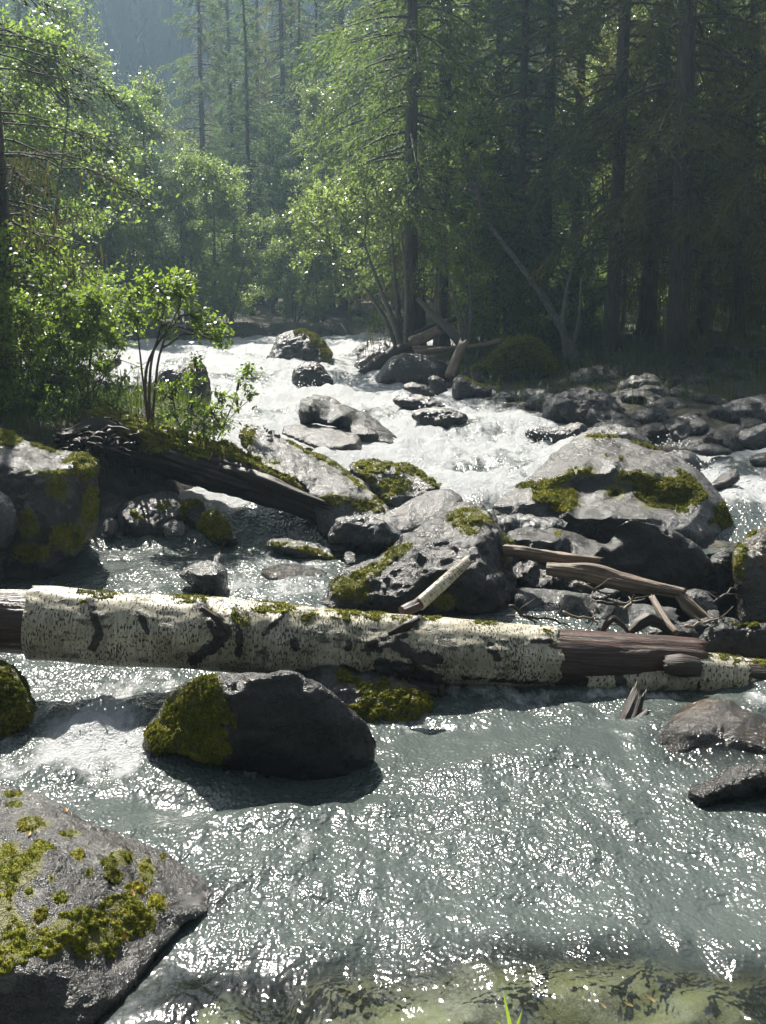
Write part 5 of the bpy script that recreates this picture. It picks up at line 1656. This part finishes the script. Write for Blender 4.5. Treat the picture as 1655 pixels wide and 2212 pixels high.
Yb = 18.0
lb_ = broadleaf(32, [px_stems([(1255, 800, Yb - .3), (1225, 730, Yb), (1180, 650, Yb + .3), (1130, 580, Yb + .6), (1080, 520, Yb + .9), (1040, 460, Yb + 1.1), (1010, 390, Yb + 1.2), (1005, 300, Yb + 1.2)], [.09, .07, .056, .048, .042, .035, .027, .01]),
                     px_stems([(1040, 460, Yb + 1.1), (1030, 400, Yb + 1.0), (1040, 340, Yb + 1)], [.03, .025, .01])],
                [clump_px(x, y, Yb + 1 + dy, r, n) for x, y, dy, r, n in [(1000, 300, 0, 40, 14), (960, 350, .3, 36, 12), (1040, 330, .2, 40, 14), (1060, 400, -.2, 36, 12), (980, 410, .2, 34, 10), (1020, 250, 0, 36, 12), (1100, 450, .3, 36, 10), (950, 280, .1, 30, 8)]],
                'leaf', 'bark_birch', .075, 14, name='birch_tree')
localise(lb_, P(1255, 800, Yb - .3))
tag(lb_, 'grey birch trunk leaning strongly out of the shaded bank towards the island', 'tree')
ls2 = broadleaf(33, [px_stems([(1005, 755, 18.6), (970, 715, 18.7), (930, 680, 18.8), (900, 645, 18.9)], [.09, .08, .06, .03]), px_stems([(1005, 755, 18.6), (1000, 700, 18.7), (985, 650, 18.8), (965, 580, 18.9)], [.06, .05, .03, .012]), px_stems([(1008, 755, 18.6), (1018, 690, 18.7), (1015, 610, 18.8), (1010, 540, 18.8)], [.05, .04, .025, .01])],
                [clump_px(x, y, 18.8, r, n) for x, y, r, n in [(960, 560, 40, 16), (1010, 530, 44, 18), (930, 600, 30, 9), (1030, 600, 34, 12), (990, 640, 30, 8), (950, 500, 36, 12), (1040, 680, 26, 6), (1025, 470, 30, 10)]], 'leaf_bright', 'bark_grey', .07, 14, name='alder_tree')
localise(ls2, P(1005, 755, 18.6))
tag(ls2, 'dark-stemmed alder forking low above the leaning snag stump', 'tree')
ls3 = broadleaf(34, [px_stems([(1225, 790, 17.2), (1215, 700, 17.2), (1225, 620, 17.3), (1250, 540, 17.4)], [.05, .04, .028, .01]), px_stems([(1230, 790, 17.2), (1250, 690, 17.1), (1255, 600, 17.1)], [.04, .03, .01])],
                [clump_px(x, y, 17.3, r, n) for x, y, r, n in [(1240, 560, 36, 8), (1200, 610, 30, 6), (1265, 610, 30, 6), (1180, 690, 24, 4)]], 'leaf', 'bark_grey', .06, 12, name='sapling')
localise(ls3, P(1225, 790, 17.2))
tag(ls3, 'thin crooked dark stems at the foot of the leaning birch', 'tree')

# the spruce with dead boughs at the left edge
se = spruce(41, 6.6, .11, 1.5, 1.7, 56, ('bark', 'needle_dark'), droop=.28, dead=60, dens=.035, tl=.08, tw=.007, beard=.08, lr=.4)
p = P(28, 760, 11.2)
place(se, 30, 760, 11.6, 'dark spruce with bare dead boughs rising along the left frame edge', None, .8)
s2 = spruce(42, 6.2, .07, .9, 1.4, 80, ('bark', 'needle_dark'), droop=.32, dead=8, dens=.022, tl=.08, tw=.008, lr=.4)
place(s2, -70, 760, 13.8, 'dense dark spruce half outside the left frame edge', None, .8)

# shrubs of the left spit
def shrub(seed, foot, stems, clumps, ls, label, mat='leaf_bright', per=14, asp=.3, twr=.0045, droop=.3):
    Y = foot[2]
    e = broadleaf(seed, [px_stems([foot] + s, r) for s, r in stems], [clump_px(x, y, Y + dy, r, n) for x, y, dy, r, n in clumps], mat, 'twig', ls, per, name='shrub', cat='shrub', twr=twr, asp=asp, tr_name='stem', droop=droop)
    localise(e, P(*foot))
    tag(e, label, 'shrub')
    return e


Y1 = 9.1
shrub(51, (325, 935, Y1), [([(312, 850, Y1), (318, 780, Y1), (345, 735, Y1), (385, 690, Y1)], [.016, .014, .012, .01, .004]), ([(322, 850, Y1), (326, 780, Y1), (345, 720, Y1), (360, 640, Y1)], [.015, .013, .011, .008, .003]),
                           ([(334, 860, Y1 - .05), (340, 780, Y1), (360, 720, Y1), (400, 640, Y1 + .1)], [.014, .012, .010, .008, .003]), ([(315, 860, Y1 + .05), (305, 780, Y1), (300, 720, Y1), (280, 650, Y1)], [.012, .010, .008, .006, .003])],
      [(300, 690, 0, 34, 9), (340, 660, .1, 40, 12), (390, 640, 0, 40, 13), (430, 690, -.1, 36, 11), (460, 720, 0, 34, 11), (370, 610, .1, 34, 9), (320, 620, 0, 34, 9), (410, 620, .1, 24, 6), (280, 640, 0, 26, 6), (480, 735, 0, 16, 5), (350, 710, -.1, 30, 5)],
      .055, 'graceful shrub with four thin bare stems rising from the rotten trunk')
Y2 = 8.9
shrub(52, (400, 950, Y2), [([(400, 900, Y2), (420, 840, Y2), (430, 790, Y2)], [.008, .007, .005, .002]), ([(380, 900, Y2), (370, 840, Y2), (350, 800, Y2)], [.008, .006, .005, .002]), ([(440, 910, Y2), (480, 860, Y2), (500, 840, Y2)], [.007, .006, .004, .002])],
      [(380, 850, 0, 34, 10), (420, 830, .1, 36, 12), (360, 900, 0, 34, 10), (420, 890, -.1, 40, 12), (460, 900, 0, 34, 9), (480, 870, 0, 28, 7), (440, 940, -.1, 36, 9), (400, 940, -.1, 34, 9), (480, 930, 0, 26, 6), (350, 860, .1, 28, 6), (420, 790, .1, 24, 5)],
      .042, 'low bushy shrub at the foot of the thin-stemmed one')
shrub(53, (470, 950, 9.0), [([(500, 880, 9.1), (520, 820, 9.2), (535, 790, 9.2)], [.006, .005, .004, .002]), ([(490, 910, 9), (530, 870, 9.1), (548, 862, 9.1)], [.005, .004, .003, .001])],
      [(520, 830, .1, 20, 4), (540, 800, .2, 16, 3), (550, 815, .2, 12, 2), (540, 865, .1, 20, 4), (510, 870, 0, 18, 3)], .045, 'sparse leafy twigs hanging out over the white water')
Y3 = 9.9
shrub(54, (190, 900, Y3), [([(190, 820, Y3), (200, 740, Y3), (215, 680, Y3)], [.012, .01, .008, .003]), ([(170, 830, Y3), (140, 760, Y3), (120, 700, Y3)], [.011, .009, .007, .003]), ([(215, 830, Y3), (250, 770, Y3), (265, 740, Y3)], [.010, .008, .006, .002])],
      [(200, 690, 0, 34, 10), (230, 720, .1, 34, 10), (170, 720, 0, 40, 11), (130, 700, .1, 44, 12), (215, 660, 0, 30, 9), (245, 745, 0, 24, 6), (180, 770, 0, 36, 9), (120, 760, -.1, 44, 12), (190, 640, .1, 28, 8), (150, 660, .2, 36, 10), (215, 800, 0, 24, 4)],
      .065, 'sunlit shrub with large fresh leaves left of the thin-stemmed one')
Y4 = 10.6
shrub(55, (70, 900, Y4), [([(70, 820, Y4), (60, 740, Y4), (70, 660, Y4)], [.014, .012, .009, .003]), ([(90, 820, Y4), (110, 740, Y4), (120, 660, Y4)], [.012, .01, .008, .003]), ([(50, 820, Y4), (10, 760, Y4), (-20, 700, Y4)], [.012, .01, .008, .003])],
      [(60, 680, 0, 50, 16), (110, 650, .1, 46, 14), (20, 740, 0, 50, 16), (70, 760, -.1, 54, 16), (110, 800, 0, 44, 12), (20, 820, 0, 46, 12), (70, 840, -.1, 44, 12), (-20, 680, .1, 50, 14), (130, 850, 0, 36, 9), (30, 640, .2, 44, 12), (-30, 780, 0, 50, 12), (90, 600, .3, 44, 12), (160, 590, .4, 44, 12), (150, 830, .1, 30, 7)],
      .055, 'dense dark shrub at the left frame edge behind the grass', 'leaf')
shrub(56, (90, 925, 9.2), [([(100, 880, 9.2), (105, 860, 9.2)], [.004, .003, .001])], [(105, 880, 0, 18, 4), (120, 860, 0, 12, 2), (100, 910, 0, 14, 3)], .05, 'small pale seedling above the tall mossy boulder')
shrub(57, (250, 905, 9.7), [([(255, 850, 9.7), (270, 800, 9.7)], [.007, .005, .002]), ([(240, 850, 9.7), (220, 820, 9.7)], [.006, .005, .002])], [(260, 850, 0, 34, 6), (230, 840, 0, 34, 7), (280, 820, 0, 26, 4), (210, 880, 0, 30, 7), (160, 890, 0, 36, 8), (260, 890, 0, 26, 5)], .045, 'small twiggy shrub between the sunlit one and the thin-stemmed one', 'leaf')

BS = broadleaf(61, [([(0, 0, -.1), (.1, 0, .5), (.2, .05, 1.1)], [.014, .01, .003]), ([(0, .05, -.1), (-.2, .05, .5), (-.35, .1, 1.0)], [.012, .009, .003]), ([(.05, 0, -.1), (.02, -.1, .6), (.0, -.15, 1.3)], [.013, .009, .003])],
                clumpset(161, 22, ((-.75, .75), (-.6, .6), (.12, 1.5)), .24, 12), 'leaf_bright', 'twig', .05, 14, name='shrub', cat='shrub', tr_name='stem', twr=.004)
for x, Y, rot, s, lb in [(10, 11.6, .4, 1.15, 'leafy shrub at the left frame edge beyond the dense dark one'), (95, 12.0, 1.9, 1.2, 'leafy shrub behind the grass, under the dead-branched spruce'), (165, 11.4, 3.3, .8, 'leafy shrub behind the large-leaved one on the left spit'),
                         (-40, 10.4, 5.2, 1.2, 'leafy shrub mostly outside the left frame edge'), (130, 10.8, .9, .7, 'knee-high leafy shrub in the middle of the left spit'),
                         (40, 9.8, 2.8, .75, 'knee-high leafy shrub in the grass behind the tall mossy boulder'), (195, 10.0, 5.9, .45, 'low leafy shrub just left of the root tangle')]:
    place(inst(BS), x, 850, Y, lb, 'shrubs of the left spit', rot, s)

# forest filling the far bank and the shaded side: individual trees
rs = np.random.default_rng(77)
KIND = [(SA, 'dense green spruce standing in the forest beyond the river', 'dense spruces of the forest beyond the river'), (SB, 'brownish thin spruce standing in the forest beyond the river', 'brownish spruces of the forest beyond the river'),
        (SC_, 'narrow bluish fir standing in the forest beyond the river', 'bluish firs of the forest beyond the river'), (SE, 'long-trunked spruce standing in the forest beyond the river', 'long-trunked spruces of the forest beyond the river'),
        (SD, 'lichen-hung spruce deep in the shaded forest', 'lichen-hung spruces of the shaded forest'), (BB_, 'pale birch deep in the forest beyond the river', 'birches deep in the forest beyond the river')]
placed = []
tries = 0
while len(placed) < 125 and tries < 6000:
    tries += 1
    Y = rs.uniform(22, 66)
    hw = .40 * Y + 3
    X = rs.uniform(-hw, hw)
    if float(river_sd(np.array([X]), np.array([Y]))[0]) < (1.2 if X > 2 else 2.2): continue
    az = math.degrees(math.atan2(X, Y))
    if X < 2.5 and Y < 43: continue
    if X >= 2.5 and Y < 31: continue
    gap = -15.5 < az < -8.8
    if gap and Y < 40: continue
    if any((X - a) ** 2 + (Y - b) ** 2 < (2.7 if X > 2 else 1.9) ** 2 for a, b in placed): continue
    placed.append((X, Y))
    k = int(rs.choice(6, p=[.24, .2, .2, .16, .02, .18] if X < 3 else [.2, .26, .12, .16, .14, .12]))
    pr, lb, gr = KIND[k]
    o = inst(pr)
    s = rs.uniform(.85, 1.15)
    if gap: s = min(s, (CAMZ - gz(X, Y) + Y * math.tan(R(8.8))) / 15.5)
    o.location = (X, Y, gz(X, Y))
    o.rotation_euler = (0, 0, rs.uniform(0, 6.28))
    o.scale = (s, s, s)
    o['label'] = lb; o['group'] = gr
# the same forest goes on behind the photographer and to both sides, and shuts out most of the open sky there
nb_ = 0
while nb_ < 60:
    a = rs.uniform(0, 6.283)
    d = rs.uniform(9, 30)
    X, Y = d * math.cos(a) * 1.1, d * math.sin(a) - 1
    if Y > 12 or (Y > -7 and abs(X) < max(9, .45 * Y + 7)): continue
    o = copy_tree((SA, SB, SC_, SE)[nb_ % 4])
    o.location = (X, Y, max(gz(X, Y), .3)); o.rotation_euler = (0, 0, rs.uniform(0, 6.28))
    o['label'] = 'spruce of the forest on the near side of the stream, outside the view'; o['group'] = 'spruces of the near side of the stream'
    nb_ += 1
# low leafy undergrowth between the trunks
UG = []
n = 0
tries = 0
while n < 46 and tries < 4000:
    tries += 1
    Y = rs.uniform(19, 46)
    X = rs.uniform(-.38 * Y - 1, .38 * Y + 1)
    sd = float(river_sd(np.array([X]), np.array([Y]))[0])
    if sd < .7 or (X < 2 and Y < 30): continue
    o = copy_tree(BC)
    s = rs.uniform(.35, .75)
    o.location = (X, Y, gz(X, Y) - .05)
    o.rotation_euler = (0, 0, rs.uniform(0, 6.28)); o.scale = (s, s, s)
    o.name = 'undergrowth_bush'
    o['category'] = 'bush'
    o['label'] = 'small leafy bush growing between the forest trunks'; o['group'] = 'undergrowth bushes between the trunks'
    n += 1

# grass of the left spit and the shaded bank
def grass(label, n, region, h, seed):
    rs = np.random.default_rng(seed)
    C = []
    while len(C) < n:
        x, y = rs.uniform(*region[0]), rs.uniform(*region[1])
        if float(river_sd(np.array([x]), np.array([y]))[0]) > .15: C.append((x, y))
    C = np.array(C)
    z = ground_z(C[:, 0], C[:, 1])
    B = np.stack([C[:, 0], C[:, 1], z - .02], 1)
    a = rs.uniform(0, 6.283, n)
    hh = h * rs.uniform(.4, 1.2, n)
    d = np.stack([np.cos(a), np.sin(a), 0 * a], 1)
    lean = rs.uniform(.1, .7, n)
    sd = np.stack([-np.sin(a), np.cos(a), 0 * a], 1) * rs.uniform(.003, .006, n)[:, None]
    mid = B + d * (hh * lean * .35)[:, None] + np.array([0, 0, 1]) * (hh * .65)[:, None]
    tip = B + d * (hh * lean)[:, None] + np.array([0, 0, 1]) * (hh * (1 - .25 * lean))[:, None]
    V = np.stack([B - sd, B + sd, mid + sd * .8, mid - sd * .8, tip], 1).reshape(-1, 3)
    i = np.arange(n) * 5
    F = [tuple(f) for f in np.stack([i, i + 1, i + 2, i + 3], 1).tolist()] + [tuple(f) for f in np.stack([i + 3, i + 2, i + 4], 1).tolist()]
    o = mk('grass', V, F, M['grass'], smooth=False)
    tag(o, label, 'grass', None, 'stuff')


grass('long green grass covering the left spit behind the mossy boulder', 7000, ((-6.5, -1.9), (8.9, 12.6)), .2, 5)
grass('thin dim grass on the floor of the shaded forest bank', 9000, ((1.2, 10), (13, 25)), .3, 6)

# far wooded hill: one mass of conifers, each a ragged cone
rs = np.random.default_rng(99)
NB = 2600
hx, hy = [], []
while len(hx) < NB:
    Y = rs.uniform(70, 175)
    X = rs.uniform(-.5 * Y - 10, .5 * Y + 10)
    hx.append(X); hy.append(Y)
hx, hy = np.array(hx), np.array(hy)
hz = ground_z(hx, hy)
hh = rs.uniform(6, 12, NB)
Vs, Fs = [], []
layers, sides = 7, 7
tmpl = []
for l in range(layers):
    z0, z1 = l / layers, (l + 1.7) / layers
    r = .19 * (1 - l / layers) + .02
    for s in range(sides):
        a0, a1 = s * 2 * math.pi / sides + l, (s + .8) * 2 * math.pi / sides + l
        rr = r * (1 + .5 * math.sin(s * 3.7 + l * 2.1))
        tmpl += [(0, 0, min(z1, 1)), (rr * math.cos(a0), rr * math.sin(a0), z0 - .02), (rr * math.cos((a0 + a1) / 2) * 1.25, rr * math.sin((a0 + a1) / 2) * 1.25, z0 - .06), (rr * math.cos(a1), rr * math.sin(a1), z0 - .02)]
tmpl = np.array(tmpl)
rot = rs.uniform(0, 6.28, NB)
ct, sn = np.cos(rot), np.sin(rot)
V = np.empty((NB, len(tmpl), 3))
V[..., 0] = hx[:, None] + hh[:, None] * (ct[:, None] * tmpl[:, 0] - sn[:, None] * tmpl[:, 1])
V[..., 1] = hy[:, None] + hh[:, None] * (sn[:, None] * tmpl[:, 0] + ct[:, None] * tmpl[:, 1])
V[..., 2] = hz[:, None] + hh[:, None] * tmpl[:, 2]
F = np.arange(NB * len(tmpl)).reshape(-1, 4)
hf = mk('distant_forest', V.reshape(-1, 3), F, M['needle_far'], smooth=False)
tag(hf, 'conifer forest covering the far blue hillside', 'forest', None, 'stuff')
for pr in (SA, SB, SC_, SD, SE, BA, BB_, BC, BD):
    if pr.name not in USED: print('UNUSED', pr.name)
# ------------------------------------------------------------------ light, air, render settings
SUN_AZ, SUN_EL = R(-18), R(50)
wd = bpy.data.worlds.new('World')
SC.world = wd
wd.use_nodes = True
nt = wd.node_tree
nt.nodes.clear()
sky = nt.nodes.new('ShaderNodeTexSky')
sky.sky_type = 'NISHITA'
sky.sun_disc = False
sky.sun_elevation = SUN_EL
sky.sun_rotation = SUN_AZ
bg = nt.nodes.new('ShaderNodeBackground')
bg.inputs[1].default_value = .05
wo = nt.nodes.new('ShaderNodeOutputWorld')
hs = nt.nodes.new('ShaderNodeHueSaturation')
hs.inputs['Saturation'].default_value = .4
nt.links.new(sky.outputs[0], hs.inputs['Color'])
nt.links.new(hs.outputs[0], bg.inputs[0])
nt.links.new(bg.outputs[0], wo.inputs[0])
sd_ = bpy.data.lights.new('sun', 'SUN')
sd_.energy = 5.0
sd_.angle = R(.53)
sd_.color = (1, .95, .86)
sun = bpy.data.objects.new('sun', sd_)
COL.objects.link(sun)
S = Vector((math.sin(SUN_AZ) * math.cos(SUN_EL), math.cos(SUN_AZ) * math.cos(SUN_EL), math.sin(SUN_EL)))
sun.rotation_euler = S.to_track_quat('Z', 'Y').to_euler()

HAZE = .0015
if HAZE:
    m, nt = newmat('haze')
    n = N(nt)
    v = n('ShaderNodeVolumePrincipled', Color=(.55, .79, 1.0), Density=HAZE, Anisotropy=.45)
    n.out(None, v)
    zb, zt = -3.0, 58.0
    x0, x1, y0, y1 = -195, 195, -45, 245
    V = [(x, y, z) for z in (zb, zt) for y in (y0, y1) for x in (x0, x1)]
    F = [(0, 2, 3, 1), (4, 5, 7, 6), (0, 1, 5, 4), (2, 6, 7, 3), (0, 4, 6, 2), (1, 3, 7, 5)]
    hz_ = mk('haze', V, F, m, smooth=False)
    tag(hz_, 'thin blue summer haze filling the valley', 'haze', None, 'stuff')

SC.render.engine = 'CYCLES'
cy = SC.cycles
cy.use_denoising = True
try:
    cy.denoiser = 'OPENIMAGEDENOISE'
    cy.denoising_input_passes = 'RGB_ALBEDO_NORMAL'
    cy.denoising_prefilter = 'ACCURATE'
except Exception:
    pass
cy.max_bounces = 6
cy.diffuse_bounces = 3
cy.glossy_bounces = 2
cy.transmission_bounces = 3
cy.transparent_max_bounces = 8
cy.volume_bounces = 0
cy.caustics_reflective = False
cy.caustics_refractive = False
cy.use_adaptive_sampling = True
cy.adaptive_threshold = .015
cy.sample_clamp_indirect = 4
cy.blur_glossy = .5
SC.view_settings.view_transform = 'Standard'
SC.view_settings.look = 'None'
SC.view_settings.exposure = 1.4
SC.view_settings.gamma = 1.0
